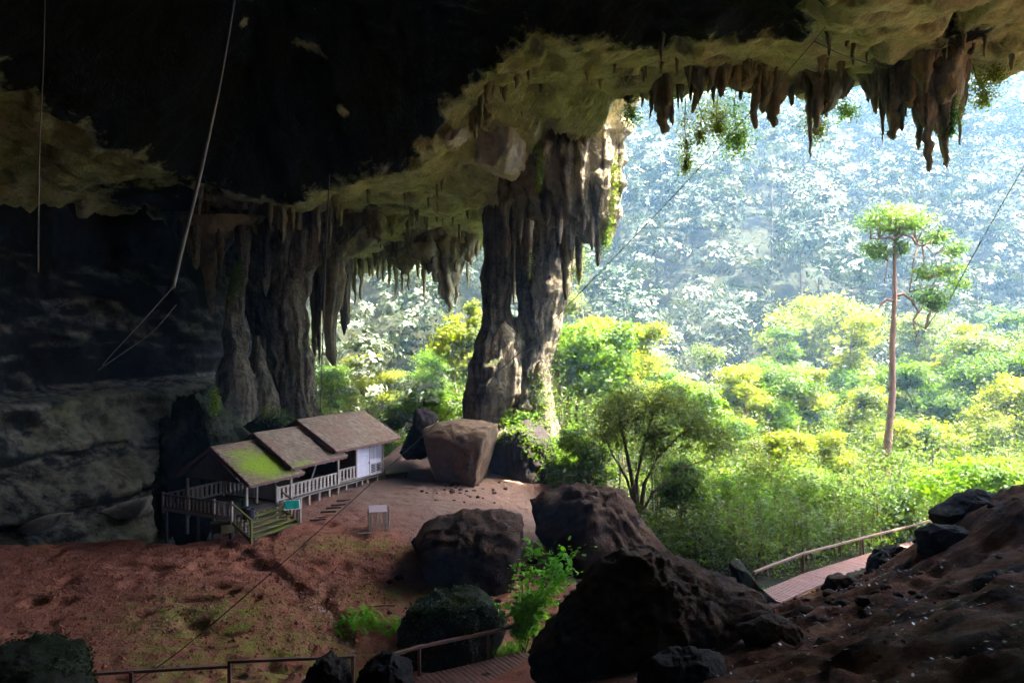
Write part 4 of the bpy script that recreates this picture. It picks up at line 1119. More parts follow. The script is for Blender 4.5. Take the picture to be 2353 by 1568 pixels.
# ------------------------------------------------------------------ trees and plants
def tree(name, label, base, trunks, ells, nleaf, L, lm, bark=None, seed=1, ncl=90, wd=.5, up=.55, spread=.2, group=None, cat='tree', shell=.5, limbs=26, tri=False):
    """trunks: list of (points, radii) in world space; ells: crown ellipsoids in world space"""
    base = np.array(base, float)
    t = thing(name, label, cat, base, group)
    cl, pts, dn = crown_points(ells, ncl, nleaf, seed, shell, spread)
    b = MB()
    tips = []
    for tp, tr in trunks:
        tp = [np.array(q, float)-base for q in tp]
        b.tube(tp, tr, 8); tips += tp[len(tp)//2:]
    tips = np.array(tips)
    r = np.random.default_rng(seed+99)
    for c in cl[r.permutation(len(cl))[:limbs]]:
        c = c - base
        k = np.argmin(((tips-c)**2).sum(1) + (tips[:, 2] > c[2])*9)
        s = tips[k]; mid = (s+c)/2 + np.array([0,0,.12*np.linalg.norm(c-s)]) + r.normal(0, .08*np.linalg.norm(c-s), 3)
        r0 = trunks[0][1][-1]*.75 if hasattr(trunks[0][1], '__len__') else .05
        b.tube([s, mid, c], [r0, r0*.6, r0*.2], 5)
    b.build('trunk', bark or M_bark, t, smooth=True)
    V, Fc = leafset(pts-base, L, wd, up, seed+5, tri, N=dn)
    obj('crown', mesh_np('crown', V, Fc, lm, False), t)
    return t
def E(px, py, d, rxp, rzp, ry=None):
    c = P(px, py, d); return (c[0], c[1], c[2], rxp/F*d, (ry if ry else rxp/F*d), rzp/F*d)
def pl_(pts, d): return [P(x, y, d) for x, y in pts]

tree('broadleaf_tree', 'bright green forked tree just right of the great column', P(1298,1010,62),
     [(pl_([(1298,1010),(1302,950),(1312,885),(1316,830),(1322,790),(1330,760)],62), [.28,.25,.2,.15,.1,.06]), (pl_([(1313,885),(1340,862),(1370,850),(1400,858)],62), [.14,.12,.09,.05])],
     [E(1330,790,62,60,48),E(1400,800,62,62,70),E(1420,770,62,40,40),E(1300,830,62,40,40),E(1370,870,62,70,35),E(1290,900,63,30,40)], 15000, .34, M_leaf_bright, seed=11, ncl=150)
tree('multi_stemmed_tree', 'dense olive green tree with many thin stems rising from the dark boulder', P(1468,1185,43),
     [(pl_([(1468,1185),(1455,1120),(1440,1040),(1425,970),(1420,920)],43), [.17,.14,.1,.07,.04]), (pl_([(1470,1185),(1480,1110),(1510,1050),(1560,1000),(1620,970)],43), [.15,.12,.09,.06,.03]),
      (pl_([(1466,1185),(1462,1100),(1480,1020),(1500,950)],43), [.12,.1,.07,.04]), (pl_([(1464,1185),(1440,1100),(1405,1040),(1385,990)],43), [.1,.08,.05,.03]), (pl_([(1470,1185),(1500,1130),(1560,1075),(1640,1050)],43), [.1,.08,.05,.03])],
     [E(1440,935,43,75,55,2.2),E(1530,925,43,85,55,2.4),E(1600,975,43,75,65,2.2),E(1640,1010,43,45,55,2),E(1400,985,43,50,60,2),E(1500,1000,43,90,50,2.2)], 22000, .15, M_leaf_dark, seed=12, ncl=600, spread=.13, up=.35, shell=.1)
tree('broadleaf_tree', 'yellow green tree in the gap left of the great column', P(1065,960,78),
     [(pl_([(1065,960),(1062,880),(1068,800),(1075,740)],78), [.3,.25,.18,.08])],
     [E(1060,760,78,45,50),E(1030,790,78,40,40),E(1085,820,78,40,60),E(1050,850,78,30,30),E(1090,720,78,25,30),E(1075,900,78,40,40)], 10000, .42, M_leaf_yel, seed=13, ncl=120)
tree('shrub', 'green star leaved shrub behind the far end of the hut', P(960,1010,66),
     [(pl_([(965,1030),(960,980),(950,945)],66), [.15,.1,.05])],
     [E(920,955,66,40,25),E(970,930,66,50,30),E(1030,930,66,50,28),E(900,985,66,30,25),E(985,970,67,60,30),E(905,1030,60,30,25),E(890,1050,58,25,22)], 11000, .36, M_leaf_mid, seed=14, ncl=140, up=.8, cat='shrub')
# emergent tall tree
tb = P(2032,1150,56)
tree('tall_emergent_tree', 'tall bare trunked tree with a flat crown and crooked right hand branches', tb,
     [(pl_([(2030,1180),(2034,1100),(2040,1010),(2050,900),(2049,800),(2055,690),(2054,600),(2056,545)],56), [.46,.38,.31,.27,.23,.19,.15,.10]),
      (pl_([(2055,548),(2040,545),(2020,548),(2000,548)],56), [.13,.12,.09,.05]), (pl_([(2055,548),(2075,538),(2095,545),(2105,560),(2118,565),(2150,550),(2175,545)],56), [.12,.12,.11,.1,.08,.06,.03]),
      (pl_([(2118,565),(2122,590),(2122,620),(2130,640)],56), [.07,.06,.05,.02]), (pl_([(2108,566),(2098,600),(2094,640),(2088,670)],56), [.06,.05,.05,.04]), (pl_([(2128,566),(2145,585),(2152,610)],56), [.05,.04,.02]),
      (pl_([(2054,690),(2036,688),(2022,700),(2016,716)],56), [.13,.12,.09,.03]), (pl_([(2055,680),(2075,675),(2095,690),(2108,715),(2098,735),(2100,755),(2112,780),(2105,800)],56), [.13,.12,.1,.09,.07,.06,.04,.02]),
      (pl_([(2100,740),(2125,755),(2150,768)],56), [.06,.04,.02]), (pl_([(2035,550),(2040,600),(2030,650)],56), [.05,.04,.02])],
     [E(2005,508,56,42,16,1.6),E(2055,495,56,62,20,1.8),E(2105,512,56,36,16,1.4),E(2060,520,56,45,12,1.2),E(2020,575,56,30,25,1),E(2150,545,56,35,14,1.1),E(2195,575,56,28,18,1),E(2175,620,56,38,16,1.3),E(2200,650,56,26,18,1),
      E(2140,680,56,40,22,1.3),E(2120,630,56,22,20,.8),E(2160,700,56,25,14,1),E(2065,570,56,22,20,.8)], 9500, .24, M_leaf_mid, M_bark_red, seed=15, ncl=260, up=.5, shell=.05, spread=.34, limbs=60)
mid = [ # label, base px, base py, d, ellipsoids, n, L, mat, trunk top
 ('pale broad tree with a visible forked trunk left of the tall bare trunk', (1895,1080,92), [(1800,760,80,45),(1870,720,90,45),(1950,730,80,50),(1900,790,100,50),(1980,790,60,60),(1790,810,60,35),(1850,860,70,35),(1960,870,60,40)], 15000, .52, M_leaf_yel, [(1895,1080),(1893,960),(1888,890),(1900,850),(1915,800)]),
 ('narrow dark green columnar tree covered in climbers', (1850,1130,70), [(1850,900,45,40),(1850,960,60,50),(1830,1020,60,50),(1880,1030,45,60),(1860,1080,70,40)], 13000, .34, M_leaf_mid, [(1850,1130),(1850,1000),(1850,900)]),
 ('dark green round tree behind the tall bare trunk', (2140,1060,88), [(2130,780,80,70),(2180,840,70,70),(2110,870,60,60),(2180,930,50,50)], 13000, .46, M_leaf_dark, [(2140,1060),(2145,960),(2150,860),(2150,800)]),
 ('hazy green tree at the right edge above the yellow tree', (2290,1060,96), [(2270,760,80,60),(2330,790,70,60),(2290,830,80,40)], 11000, .5, M_leaf_mid, [(2290,1060),(2290,900),(2290,800)]),
 ('yellow green tree crowding the right edge of the view', (2310,1150,60), [(2320,900,60,50),(2290,960,70,50),(2340,1000,60,60),(2280,1040,60,40),(2230,1000,45,35)], 13000, .3, M_leaf_yel, [(2310,1150),(2312,1030),(2318,920)]),
 ('small round tree right of the olive multi stemmed tree', (1640,1180,60), [(1620,920,45,40),(1650,960,40,50),(1600,960,40,45),(1640,1010,45,50)], 10000, .26, M_leaf_bright, [(1640,1180),(1638,1050),(1630,940)]),
 ('yellow crowned tree right of the forked tree, behind the olive one', (1500,1060,76), [(1480,870,55,50),(1530,890,50,40),(1440,900,50,40),(1490,940,70,40)], 9000, .4, M_leaf_yel, [(1500,1060),(1498,960),(1490,890)]),
 ('pale tree with sparse leaves between the palm and the forked trunk', (1730,1100,80), [(1720,980,50,40),(1760,1010,50,45),(1690,1040,50,40),(1770,950,40,30)], 8000, .38, M_leaf_yel, [(1730,1100),(1728,1020),(1730,970)]),
 ('green tree left of the tall bare trunk, low in the valley', (1980,1150,66), [(1970,960,50,45),(1990,1010,60,45),(1950,1050,60,45),(2000,920,40,30)], 11000, .32, M_leaf_yel, [(1980,1150),(1978,1040),(1975,960)]),
 ('bright tree right of the tall bare trunk, low in the valley', (2120,1160,62), [(2110,1000,55,40),(2160,1040,60,45),(2090,1060,55,40),(2190,1000,40,35)], 11000, .3, M_leaf_yel, [(2120,1160),(2122,1080),(2125,1010)]),
 ('slim young tree before the thicket with a straight dark trunk', (1565,1290,44), [(1570,1090,50,40),(1590,1130,45,40),(1545,1130,40,35)], 8000, .2, M_leaf_mid, [(1563,1300),(1568,1200),(1578,1080)]),
 ('light green bush tree between the slim trunk and the boardwalk', (1700,1290,46), [(1690,1130,65,50),(1740,1170,60,45),(1660,1180,50,45),(1700,1220,70,35)], 13000, .2, M_leaf_bright, [(1705,1300),(1700,1220),(1695,1140)]),
 ('dense green bush tree left of the tall trunk base above the boardwalk', (1860,1270,48), [(1850,1110,70,45),(1910,1140,60,45),(1800,1150,60,45),(1860,1190,90,40)], 14000, .21, M_leaf_mid, [(1860,1290),(1858,1200),(1855,1130)]),
 ('lime green layered bush at the right above the slope crest', (2230,1190,45), [(2150,1105,70,28),(2230,1085,80,30),(2300,1080,60,28),(2200,1130,90,25),(2290,1120,70,25)], 13000, .23, M_leaf_bright, [(2230,1200),(2228,1150),(2230,1100)]),
 ('shaded green bush under the tall tree beside the red handrail stub', (2040,1250,49), [(2010,1150,70,35),(2080,1140,60,35),(1980,1190,60,30),(2060,1195,80,30)], 12000, .22, M_leaf_mid, [(2040,1270),(2038,1210),(2040,1160)]),
 ('fresh green layered shrub in front of the great column base', (1215,1090,55), [(1190,955,45,14),(1215,980,50,14),(1240,1015,60,18),(1200,1010,45,16),(1290,1030,55,28),(1260,1060,60,25),(1320,1060,55,30)], 10000, .26, M_leaf_bright, [(1215,1100),(1212,1050),(1210,990)]),
 ('green bush between the tan boulder and the olive tree', (1330,1120,50), [(1320,1010,45,35),(1360,1040,50,35),(1300,1080,50,30),(1370,1090,50,30)], 10000, .24, M_leaf_mid, [(1332,1130),(1330,1080),(1330,1030)]),
]
for k, (lab, bp, els, n, L, lm, tp) in enumerate(mid):
    d = bp[2]
    b0 = P(*bp); gzv = gz1(b0[0], b0[1])
    pts = pl_(tp, d)
    if pts[0][2] > gzv: pts = [np.array([pts[0][0], d, gzv-.2])] + pts
    n_ = len(pts); th = max(.07, (b0[2]*0 + .0045*d))
    tree('bush' if 'bush' in lab or 'shrub' in lab else 'broadleaf_tree', lab, (b0[0], b0[1], min(b0[2], gzv)), [(pts, list(np.linspace(th, th*.3, n_)))], [E(a, b_, d, c, e) for a, b_, c, e in els], n, L, lm, seed=200+k, ncl=240, up=.6, spread=.17, shell=.3, cat='bush' if 'bush' in lab or 'shrub' in lab else 'tree')
for k, (lab, px, top, wd_, d, lm, n) in enumerate([
    ('tall yellow green tree with layered crown, first left of the bare trunk', 1960, 715, 75, 76, M_leaf_yel, 15000),
    ('tall airy green tree with layered crown, second left of the bare trunk', 1800, 740, 80, 82, M_leaf_mid, 15000),
    ('tall dark green tree rising right behind the bare trunk', 2110, 720, 75, 80, M_leaf_dark, 15000),
    ('tall bright tree between the bare trunk and the right edge', 2215, 740, 80, 72, M_leaf_yel, 16000),
    ('tall green tree cut by the right edge of the view', 2340, 710, 85, 76, M_leaf_mid, 16000),
    ('airy tree rising behind the olive multi stemmed tree', 1560, 850, 60, 68, M_leaf_bright, 11000),
    ('airy yellow tree in the dip between the olive tree and the columnar tree', 1690, 905, 55, 72, M_leaf_yel, 9000)]):
    q = np.random.default_rng(500+k)
    x0 = (px-CX)/F*d; zg = gz1(x0, d); zt = (CY-top)/F*d; hh = zt-zg; wm = wd_/F*d
    tp = [np.array([x0, d, zg-.3])]
    for t in np.linspace(.15, .93, 6): tp.append(np.array([x0+q.normal(0, .05)*hh*t*.6, d+q.normal(0, .3), zg+hh*t]))
    els = []
    for j in range(15):
        t = q.uniform(.38, .97); a = q.uniform(0, 6.283); ww = wm*(1.05-.75*max(0, t-.55)/.45)*q.uniform(.25, .85)
        els.append((x0+math.cos(a)*ww, d+math.sin(a)*ww*.8, zg+hh*t, wm*q.uniform(.28, .52), wm*q.uniform(.28, .52), wm*q.uniform(.12, .22)))
    tree('broadleaf_tree', lab, (x0, d, zg), [(tp, list(np.linspace(.26, .06, len(tp))))], els, n, .26, lm, seed=520+k, ncl=260, up=.5, shell=.1, spread=.26, limbs=50)
# slender young trees of the valley: five built once, the rest copied with their parts
protos = []
for k, (lm, lab) in enumerate([(M_leaf_yel, 'slender yellow green young tree in the valley thicket'), (M_leaf_bright, 'slender bright green young tree in the valley thicket'), (M_leaf_mid, 'slender mid green young tree in the valley thicket'), (M_leaf_dark, 'slender olive green young tree in the valley thicket'), (M_leaf_yel, 'slender pale tree with a layered crown in the valley thicket')]):
    q = np.random.default_rng(70+k)
    hh = 8.0; tp = [np.array([0, 0, -.3])]
    for t in np.linspace(.2, 1, 5): tp.append(np.array([q.normal(0, .35)*t, q.normal(0, .35)*t, hh*t]))
    els = []
    for j in range(9):
        zz = q.uniform(.42, 1.02)*hh; a = q.uniform(0, 6.283); rr = q.uniform(.2, 1.5)
        els.append((math.cos(a)*rr, math.sin(a)*rr, zz, q.uniform(.7, 1.5), q.uniform(.7, 1.5), q.uniform(.3, .65)))
    protos.append((tree('young_tree', lab, (0, 0, 0), [(tp, list(np.linspace(.12, .03, len(tp))))], els, 9000, .2, lm, seed=300+k, ncl=120, up=.55, shell=.1, spread=.3, limbs=40, group='slender young trees in the valley thicket'), lab))
q = np.random.default_rng(8)
used = set(); nplaced = 0
while nplaced < 60:
    px = q.uniform(1290, 2400) if nplaced % 8 else q.uniform(740, 1060)
    d = q.uniform(50, 88) if nplaced % 8 else q.uniform(84, 95)
    x = (px-CX)/F*d
    bw_y = np.interp(x, [11.2,14.75,20.5,26.6,32], [32.5,35.6,41.2,46.2,50])
    if x > 8 and d < bw_y + 3: continue
    if x < 12 and d < 62 and nplaced % 8: continue
    k = nplaced % 5; src, lab = protos[k]
    if k in used:
        r0 = src.copy(); COL.objects.link(r0)
        for ch in src.children:
            c_ = ch.copy(); COL.objects.link(c_); c_.parent = r0
    else: r0 = src; used.add(k)
    sc_ = q.uniform(.75, 1.25) * (1.3 if d > 62 else .85)
    r0.location = (x, d, gz1(x, d)); r0.rotation_euler = (0, 0, q.uniform(0, 6.283)); r0.scale = (sc_*q.uniform(.85, 1.15), sc_*q.uniform(.85, 1.15), sc_)
    nplaced += 1
# small palm
pb = P(1705,1075,72)
pm = thing('palm', 'small feather palm rising from the valley left of the columnar tree', 'palm', (pb[0], pb[1], gz1(pb[0], pb[1])))
o0 = np.array(pm.location)
pt = P(1708,990,72) - o0
MB().tube([(0,0,-.2), (pt[0]*.5, 0, pt[2]*.5), pt], [.16,.13,.1], 7).build('trunk', M_bark, pm, smooth=True)
for k in range(13):
    a = k/13*6.283; b = MB(); Lf = 2.4
    up0 = random.uniform(.5, 1.3)
    pr = pt
    sp = []
    for t in np.linspace(0, 1, 9):
        sp.append(pt + np.array([math.cos(a)*Lf*t*.8, math.sin(a)*Lf*t*.8, up0*Lf*t*.7 - 1.5*t*t*up0]))
    b.tube(sp, .02, 4)
    for i in range(1, 9):
        tdir = sp[i]-sp[i-1]; sd = np.cross(tdir, [0,0,1]); sd = sd/np.linalg.norm(sd)
        for sg_ in (-1, 1):
            for q in (0, .5):
                c = sp[i-1]*(1-q)+sp[i]*q; e = c + sd*sg_*.55*(1.1-i/9) + tdir*.9 + np.array([0,0,-.18])
                w = tdir*.16
                b.add([c, c+w, e], [(0,1,2)])
    b.build('frond', M_leaf_mid, pm)

# understory thicket: nobody could count its stems
r_ = np.random.default_rng(21)
C = []; stems = MB()
for k in range(1500):
    px = r_.uniform(1230, 2420) if k < 1320 else r_.uniform(700, 1080)
    d = r_.uniform(38, 92) if k < 1320 else r_.uniform(70, 95)
    x = (px-CX)/F*d
    z = gz1(x, d)
    bw_y = np.interp(x, [11.2,14.75,20.5,26.6,32], [32.5,35.6,41.2,46.2,50])
    if x > 8 and d < bw_y + 1.6: continue
    if x <= 8 and d < 39 + (8-x)*1.6: continue
    if x < 9 and d < 64 and r_.uniform() < .6: continue
    if r_.uniform() < .2: continue
    tall = r_.uniform() < .6
    hgt = (r_.uniform(3, 6.5) if tall else r_.uniform(.7, 1.6)) * (1.25 if d > 60 else 1); wd_ = r_.uniform(.55, 1.2)
    if d < 46 and tall: hgt *= .6
    if tall: stems.tube([(x, d, z-.2), (x+r_.uniform(-.3,.3), d+r_.uniform(-.3,.3), z+hgt*.55), (x+r_.uniform(-.4,.4), d, z+hgt)], [.07,.05,.02], 4)
    m = int(r_.uniform(80, 160)*(1+hgt*.4))
    c = np.array([x, d, z + hgt*(.72 if tall else .5)]) + r_.normal(0, 1, (m, 3))*np.array([wd_, wd_, hgt*(.2 if tall else .34)])
    C.append(c)
C = np.concatenate(C); C = C[C[:, 2] > -16]
tag(stems.build('undergrowth_stems', M_bark), 'thin dark stems of the saplings in the valley undergrowth', 'stems', kind='stuff')
half = r_.uniform(0, 1, len(C)) < .5
for k, (sel, lm) in enumerate(((half, M_leaf_mid), (~half, M_leaf_under))):
    V, Fc = leafset(C[sel], .21, .6, .5, 70+k, True)
    tag(obj('undergrowth', mesh_np('undergrowth', V, Fc, lm, False)), ['light green leafy undergrowth filling the valley outside the cave mouth', 'darker green leafy undergrowth filling the valley outside the cave mouth'][k], 'undergrowth', kind='stuff')

# forest on the far hill
C = []; S = []; TN = []; DN = []
r_ = np.random.default_rng(33)
cnt = 0
tr_v = MB()
yy_ = 80.0
while yy_ < 285:
    step = 6.2
    x0, x1 = -.36*yy_, .80*yy_
    for x in np.arange(x0, x1, step):
        xx_ = x + r_.uniform(-2.6, 2.6); y_ = yy_ + r_.uniform(-2.6, 2.6)
        if r_.uniform() < .12: continue
        z = gz1(xx_, y_)
        hgt = r_.uniform(7, 21)*np.interp(y_, [80, 115], [.55, 1]); R = r_.uniform(2.8, 6.2)*np.interp(y_, [80, 110], [.75, 1])
        ncl = 9
        m = int(np.interp(y_, [80, 310], [640, 400]))
        els = [(xx_, y_, z+hgt, R, R, R*.75), (xx_+r_.uniform(-1.5,1.5), y_-r_.uniform(0, 2), z+hgt*.72, R*1.0, R*1.0, R*.8)]
        if r_.uniform() < .5: els.append((xx_+r_.uniform(-2.5,2.5), y_-1.5, z+hgt*.4, R*.9, R*.9, R*1.1))
        cl, pts, dn = crown_points(els, ncl*2, m, 1000+cnt, .86, .17, .6)
        C.append(pts); DN.append(dn); TN.append(np.full(m*3, r_.beta(.7, .7))); S.append(np.full(m, np.interp(y_, [80, 310], [.6, 1.4])))
        if r_.uniform() < .16:
            tr_v.tube([(xx_, y_, z-1), (xx_+r_.uniform(-.3,.3), y_, z+hgt*.9)], [.25, .12], 4)
        cnt += 1
    yy_ += step*.92
C = np.concatenate(C); S = np.concatenate(S)
V, Fc = leafset(C, S, .7, .72, 91, True, N=np.concatenate(DN))
tag(obj('forest', mesh_np('forest', V, Fc, M_leaf_hill, False, {'tone': np.concatenate(TN)})), 'dense hazy rainforest covering the steep hillside beyond the valley', 'forest', kind='stuff')
tag(tr_v.build('forest_trunks', M_bark), 'pale thin trunks showing through the hillside rainforest', 'tree trunks', kind='stuff')
print('hill trees', cnt, 'leaves', len(C))

# hanging vines along the drip line
def vine(label, pts, d, n, spread, L, lm, seed):
    base = P(pts[-1][0], pts[-1][1], d)
    t = thing('hanging_vine', label, 'vine', base, 'vines hanging from the drip line')
    w = np.array(pl_(pts, d)); r = np.random.default_rng(seed)
    MB().tube(w-base, .03, 5).build('stem', M_bark, t, smooth=True)
    s = r.uniform(0, 1, n)**.8; k = s*(len(w)-1); i = np.minimum(k.astype(int), len(w)-2); f = (k-i)[:, None]
    c = w[i]*(1-f)+w[i+1]*f
    sp = spread*(1.0-.55*s) * (.5 + .9*np.abs(np.sin(s*9+seed)))
    c = c + r.normal(0, 1, (n, 3))*sp[:, None]
    V, Fc = leafset(c-base, L, .55, .4, seed, False, .6)
    obj('leaves', mesh_np('leaves', V, Fc, lm), t)
for k, (lab, pts, d, n, sp) in enumerate([
    ('leafy vine curtain just right of the first stalactites, leftmost', [(1440,230),(1448,252),(1452,275)], 49, 500, .5),
    ('long trailing vine reaching lowest beside the first stalactites', [(1575,225),(1572,290),(1578,340),(1574,395)], 48.5, 700, .35),
    ('yellow green vine tuft between the stalactite groups', [(1600,220),(1612,270),(1606,330)], 48.5, 600, .45),
    ('bushy vine mass hanging left of the blunt stalactite', [(1690,205),(1685,250),(1692,310),(1690,335)], 48.5, 1500, .75),
    ('thick leafy vine beside the bushy vine mass, on its left', [(1650,215),(1645,260),(1650,300)], 48.5, 1100, .65),
    ('vine tuft wrapped round the long thin stalactite', [(1860,240),(1870,280),(1880,310)], 47, 700, .55),
    ('small leafy vine right of the long thin stalactite', [(1920,235),(1930,250),(1955,262)], 47.5, 500, .45),
    ('dark leafy vine right of the big stalactite cluster', [(2235,150),(2245,190),(2262,235)], 44.5, 900, .55),
    ('short vine fringe at the upper right corner', [(2300,140),(2290,165),(2282,180)], 44, 300, .4),
    ('green creeper down the right side of the big stalactite cluster', [(2195,225),(2190,270),(2180,310)], 42.8, 600, .22)]):
    vine(lab, pts, d, int(n*1.7), sp*1.1, .17, M_leaf_yel if k % 3 else M_leaf_bright, 600+k)
# moss and creepers on the great column
for k, (pts, d, n, sp) in enumerate([([(1408,360),(1412,410),(1406,460),(1398,520),(1385,575)], 54.8, 2600, .22), ([(1238,330),(1240,380),(1236,430)], 52.5, 500, .14), ([(1340,560),(1330,600),(1322,650)], 57, 900, .4), ([(1218,580),(1222,600),(1216,640)], 56.5, 220, .15)]):
    w = np.array(pl_(pts, d)); r = np.random.default_rng(k+5)
    s = r.uniform(0, 1, n); kk = s*(len(w)-1); i = np.minimum(kk.astype(int), len(w)-2); f = (kk-i)[:, None]
    c = w[i]*(1-f)+w[i+1]*f + r.normal(0, 1, (n, 3))*np.array([sp, sp*1.6, sp*1.5])
    V, Fc = leafset(c - np.array(big.location), .15, .7, .3, 40+k)
    o = obj('moss', mesh_np('moss', V, Fc, M_moss), big); tag(o, kind='stuff')
for k, (pts, d, n, sp) in enumerate([([(552,600),(548,640),(535,690)], 60, 900, .25), ([(735,900),(740,940),(745,960)], 64, 1100, .5), ([(600,950),(640,955),(670,975)], 52, 1300, .35), ([(490,895),(494,925),(492,950)], 45.5, 700, .15)]):
    w = np.array(pl_(pts, d)); r = np.random.default_rng(k+55)
    s = r.uniform(0, 1, n); kk = s*(len(w)-1); i = np.minimum(kk.astype(int), len(w)-2); f = (kk-i)[:, None]
    c = w[i]*(1-f)+w[i+1]*f + r.normal(0, 1, (n, 3))*sp
    V, Fc = leafset(c - np.array(lcol.location), .14, .7, .3, 48+k)
    o = obj('moss', mesh_np('moss', V, Fc, M_moss if k != 2 else M_leaf_dark), lcol); tag(o, kind='stuff')

# the bright shrub in front: each leaf its own piece
def leaf_mesh(L=.34):
    b = MB()
    pr = [(0,0),(.12,.5),(.35,.95),(.6,1),(.82,.6),(1,0)]
    vs = []; fs = []
    for t, w in pr:
        x = t*L; y = w*L*.3; z = -.25*L*t*t
        vs += [(x, -y, z+.1*y), (x, 0, z-.02*L), (x, y, z+.1*y)]
    for i in range(len(pr)-1):
        a = i*3; fs += [(a,a+3,a+4,a+1),(a+1,a+4,a+5,a+2)]
    return b.add(vs, fs).mesh('leaf', M_leaf_near, True)
LM = [leaf_mesh(.32), leaf_mesh(.25), leaf_mesh(.38)]; SBC = []
gp = at_ground(1200, 1480, 26.5)
sb = thing('broadleaf_shrub', 'vivid green broad leaved shrub beside the huge black boulder', 'shrub', gp)
o0 = gp
tipsets = []
for k, (x, y, d) in enumerate([(1230,1245,26.6),(1290,1255,26.4),(1335,1250,26.2),(1200,1290,26.8),(1260,1310,26.4),(1310,1300,26.2),(1185,1370,26.8),(1225,1380,26.5),(1270,1350,26.3),(1170,1385,27),(1220,1430,26.5),(1190,1440,26.7)]):
    e = P(x, y, d) - o0
    s = np.array([random.uniform(-.1,.1), random.uniform(-.1,.1), -.1])
    m = s*.5+e*.5 + np.array([-.12*e[0], 0, .25])
    pth = [s, s*.7+m*.3+np.array([0,0,.2]), m, m*.5+e*.5+np.array([0,0,.08]), e]
    MB().tube(pth, [.022,.02,.016,.012,.006], 5).build('stem', M_bark, sb, smooth=True)
    for j in range(24):
        t = random.uniform(.35, 1.0); q = t*4; i = min(3, int(q)); f = q-i
        c = pth[i]*(1-f)+pth[i+1]*f + np.array([random.gauss(0,.16), random.gauss(0,.16), random.gauss(0,.12)])
        for _ in range(4): SBC.append(c + np.array([random.gauss(0,.2), random.gauss(0,.2), random.gauss(0,.16)]))
        o = obj('leaf', random.choice(LM), sb, c, (random.gauss(0,.35), random.gauss(.15,.4), random.uniform(0,6.283)))
V, Fc = leafset(np.array(SBC), .2, .6, .6, 77)
tag(obj('small_leaves', mesh_np('small_leaves', V, Fc, M_leaf_near), sb), kind='stuff')
# fern patch by the lower boardwalk
gp = at_ground(850, 1465, 28.2)
fp = thing('fern_patch', 'low bright green fern patch left of the mossy boulder', 'fern', gp)
for k in range(90):
    x, y = random.uniform(-1.25, 1.25), random.uniform(-.7, .7)
    z = gz1(gp[0]+x, gp[1]+y) - gp[2]
    b = MB(); a = random.uniform(0, 6.283); Lf = random.uniform(.5, .95)
    sp = [np.array([x+math.cos(a)*Lf*t*.6, y+math.sin(a)*Lf*t*.6, z+Lf*(1.1*t-.75*t*t)]) for t in np.linspace(0, 1, 8)]
    for i in range(1, 8):
        td = sp[i]-sp[i-1]; sd = np.cross(td, [0,0,1]); sd = sd/(np.linalg.norm(sd)+1e-9)
        for g_ in (-1, 1):
            for q in (0, .5):
                c = sp[i-1]*(1-q)+sp[i]*q
                b.add([c-td*.2, c+td*.25, c+sd*g_*.15*(1.1-i/8)+td*.4], [(0,1,2)])
    b.build('frond', M_leaf_near, fp)
# grasses beside the boardwalks
for lab, px, py, d, n, sx in [('tuft of bright grass at the lower end of the right boardwalk', 1765, 1345, 33.6, 150, .8), ('strip of green grass beside the lower boardwalk', 1165, 1510, 26.8, 160, .7), ('small green tuft under the left handrail end', 815, 1555, 23.5, 90, .35)]:
    gp = at_ground(px, py, d); b = MB()
    for k in range(n):
        x, y = random.gauss(0, sx*.5), random.gauss(0, sx*.35); z = gz1(gp[0]+x, gp[1]+y)-gp[2]; a = random.uniform(0, 6.283); h = random.uniform(.15,.45)
        c, s_ = math.cos(a)*.02, math.sin(a)*.02
        b.add([(x-c, y-s_, z), (x+c, y+s_, z), (x+random.gauss(0,.12), y+random.gauss(0,.12), z+h)], [(0,1,2)])
    tag(b.build('grass_tuft', M_leaf_near, None, gp), lab, 'grass', kind='stuff')

# litter and clods on the ground
r_ = np.random.default_rng(44)
def litter(name, label, n, xr, yr, size, mat, flt, seed, lift=.03):
    r = np.random.default_rng(seed)
    x = r.uniform(*xr, n); y = r.uniform(*yr, n)
    keep = flt(x, y, r); x, y = x[keep], y[keep]
    z = ground_z(x, y) + lift
    V, Fc = leafset(np.c_[x, y, z], size, .6, .72, seed, False, 0)
    tag(obj(name, mesh_np(name, V, Fc, mat)), label, 'litter', kind='stuff')
litter('leaf_litter', 'glinting dry leaf litter scattered over the dark right slope', 7000, (1, 24), (7, 30), .1, M_litter, lambda x, y, r: (noise(np.c_[x*.4, y*.4, x*0], 9) + r.normal(0,.3,len(x)) > .15), 1)
litter('leaf_litter', 'pale dry litter scattered on the red dirt floor', 9000, (-14, 2), (22, 48), .09, M_stick, lambda x, y, r: (noise(np.c_[x*.6, y*.6, x*0], 12) + r.normal(0,.25,len(x)) > .55), 2)
litter('leaf_litter', 'pale leaf litter gathered along the erosion step in the dirt', 5000, (-11, -4), (25.5, 31.5), .1, M_stick, lambda x, y, r: np.abs(x - np.interp(-y, -STEP[:, 1], STEP[:, 0]) + .25) < np.abs(r.normal(0, .28, len(x))), 3)
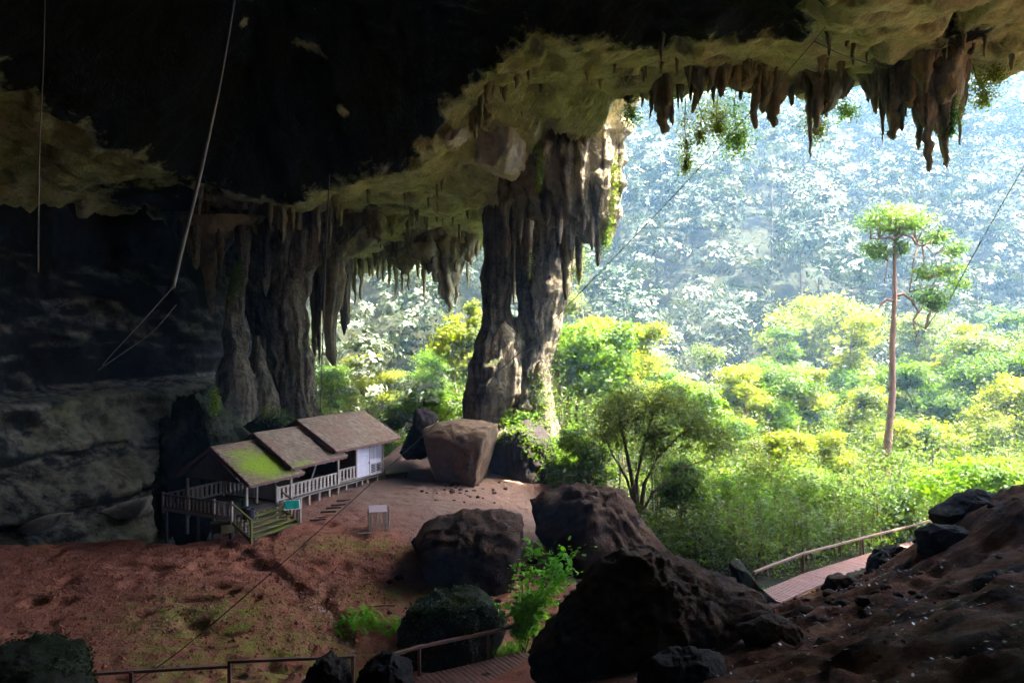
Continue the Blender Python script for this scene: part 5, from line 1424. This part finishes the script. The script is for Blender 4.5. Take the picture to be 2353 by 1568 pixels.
def clods(n, xr, yr, seed):
    r = np.random.default_rng(seed)
    x = r.uniform(*xr, n); y = r.uniform(*yr, n); z = ground_z(x, y)
    s = r.uniform(.03, .10, n)*r.uniform(.5, 1.3, n)
    o = np.array([(1,0,0),(0,1,0),(-1,0,0),(0,-1,0),(0,0,1)], float)
    V = (np.c_[x, y, z][:, None] + o[None]*s[:, None, None]*r.uniform(.6, 1.3, (n, 5, 1))).reshape(-1, 3)
    Fc = (np.array([(0,1,4),(1,2,4),(2,3,4),(3,0,4)])[None] + 5*np.arange(n)[:, None, None]).reshape(-1, 3)
    me = mesh_np('soil_clods', V, Fc, M_soil, False)
    tag(obj('soil_clods', me), 'small red earth clods strewn over the trampled dirt floor', 'clods', kind='stuff')
clods(4500, (-24, -5), (21, 37), 3)

def rubble(n, seed):
    r = np.random.default_rng(seed); V0, F0 = ico(2); VV = []; FF = []
    spots = [(-1.6,31.5,2.6),(2.5,33.5,2.6),(-2.2,25.6,1.6),(1.5,19.5,3.5),(6,21,3),(10,22,4),(-3,47,2.5),(13,26,3),(4,29,3)]
    for k in range(n):
        cx_, cy_, sp = spots[k % len(spots)]
        x = cx_ + r.normal(0, sp*.6); y = cy_ + r.normal(0, sp*.6); sz = r.uniform(.05, .14)*r.choice([1, 1, 1.8])
        v = V0*(1+.35*noise(V0*1.7+k*3.1, 5)[:, None])*np.array([r.uniform(.8,1.4), r.uniform(.8,1.4), r.uniform(.45,.8)])*sz
        VV.append(v + np.array([x, y, gz1(x, y)+sz*.15])); FF.append(F0 + k*len(V0))
    tag(obj('rubble', mesh_np('rubble', np.concatenate(VV), np.concatenate(FF), M_soilrock, False)), 'loose dark stones strewn round the boulders and the dirt floor', 'rubble', kind='stuff')
rubble(330, 6)

# ------------------------------------------------------------------ haze in the air of the valley
def haze_box():
    b = MB().box((0, 122, 78), (500, 344, 202))
    mt = bpy.data.materials.new('haze_air'); mt.use_nodes = True; nt = mt.node_tree; nt.nodes.clear()
    out = nt.nodes.new('ShaderNodeOutputMaterial'); v = nt.nodes.new('ShaderNodeVolumePrincipled')
    v.inputs['Color'].default_value = (.34, .62, 1.0, 1); v.inputs['Density'].default_value = .0008
    v.inputs['Anisotropy'].default_value = .1
    nt.links.new(v.outputs[0], out.inputs['Volume'])
    o = b.build('haze', mt); tag(o, 'pale blue haze filling the valley air', 'haze', kind='stuff')
haze_box()
def _t(m):
    a = np.empty(len(m.polygons), np.int32); m.polygons.foreach_get('loop_total', a); return int((a-2).sum())
print('tris', sum(_t(m) for m in bpy.data.meshes))
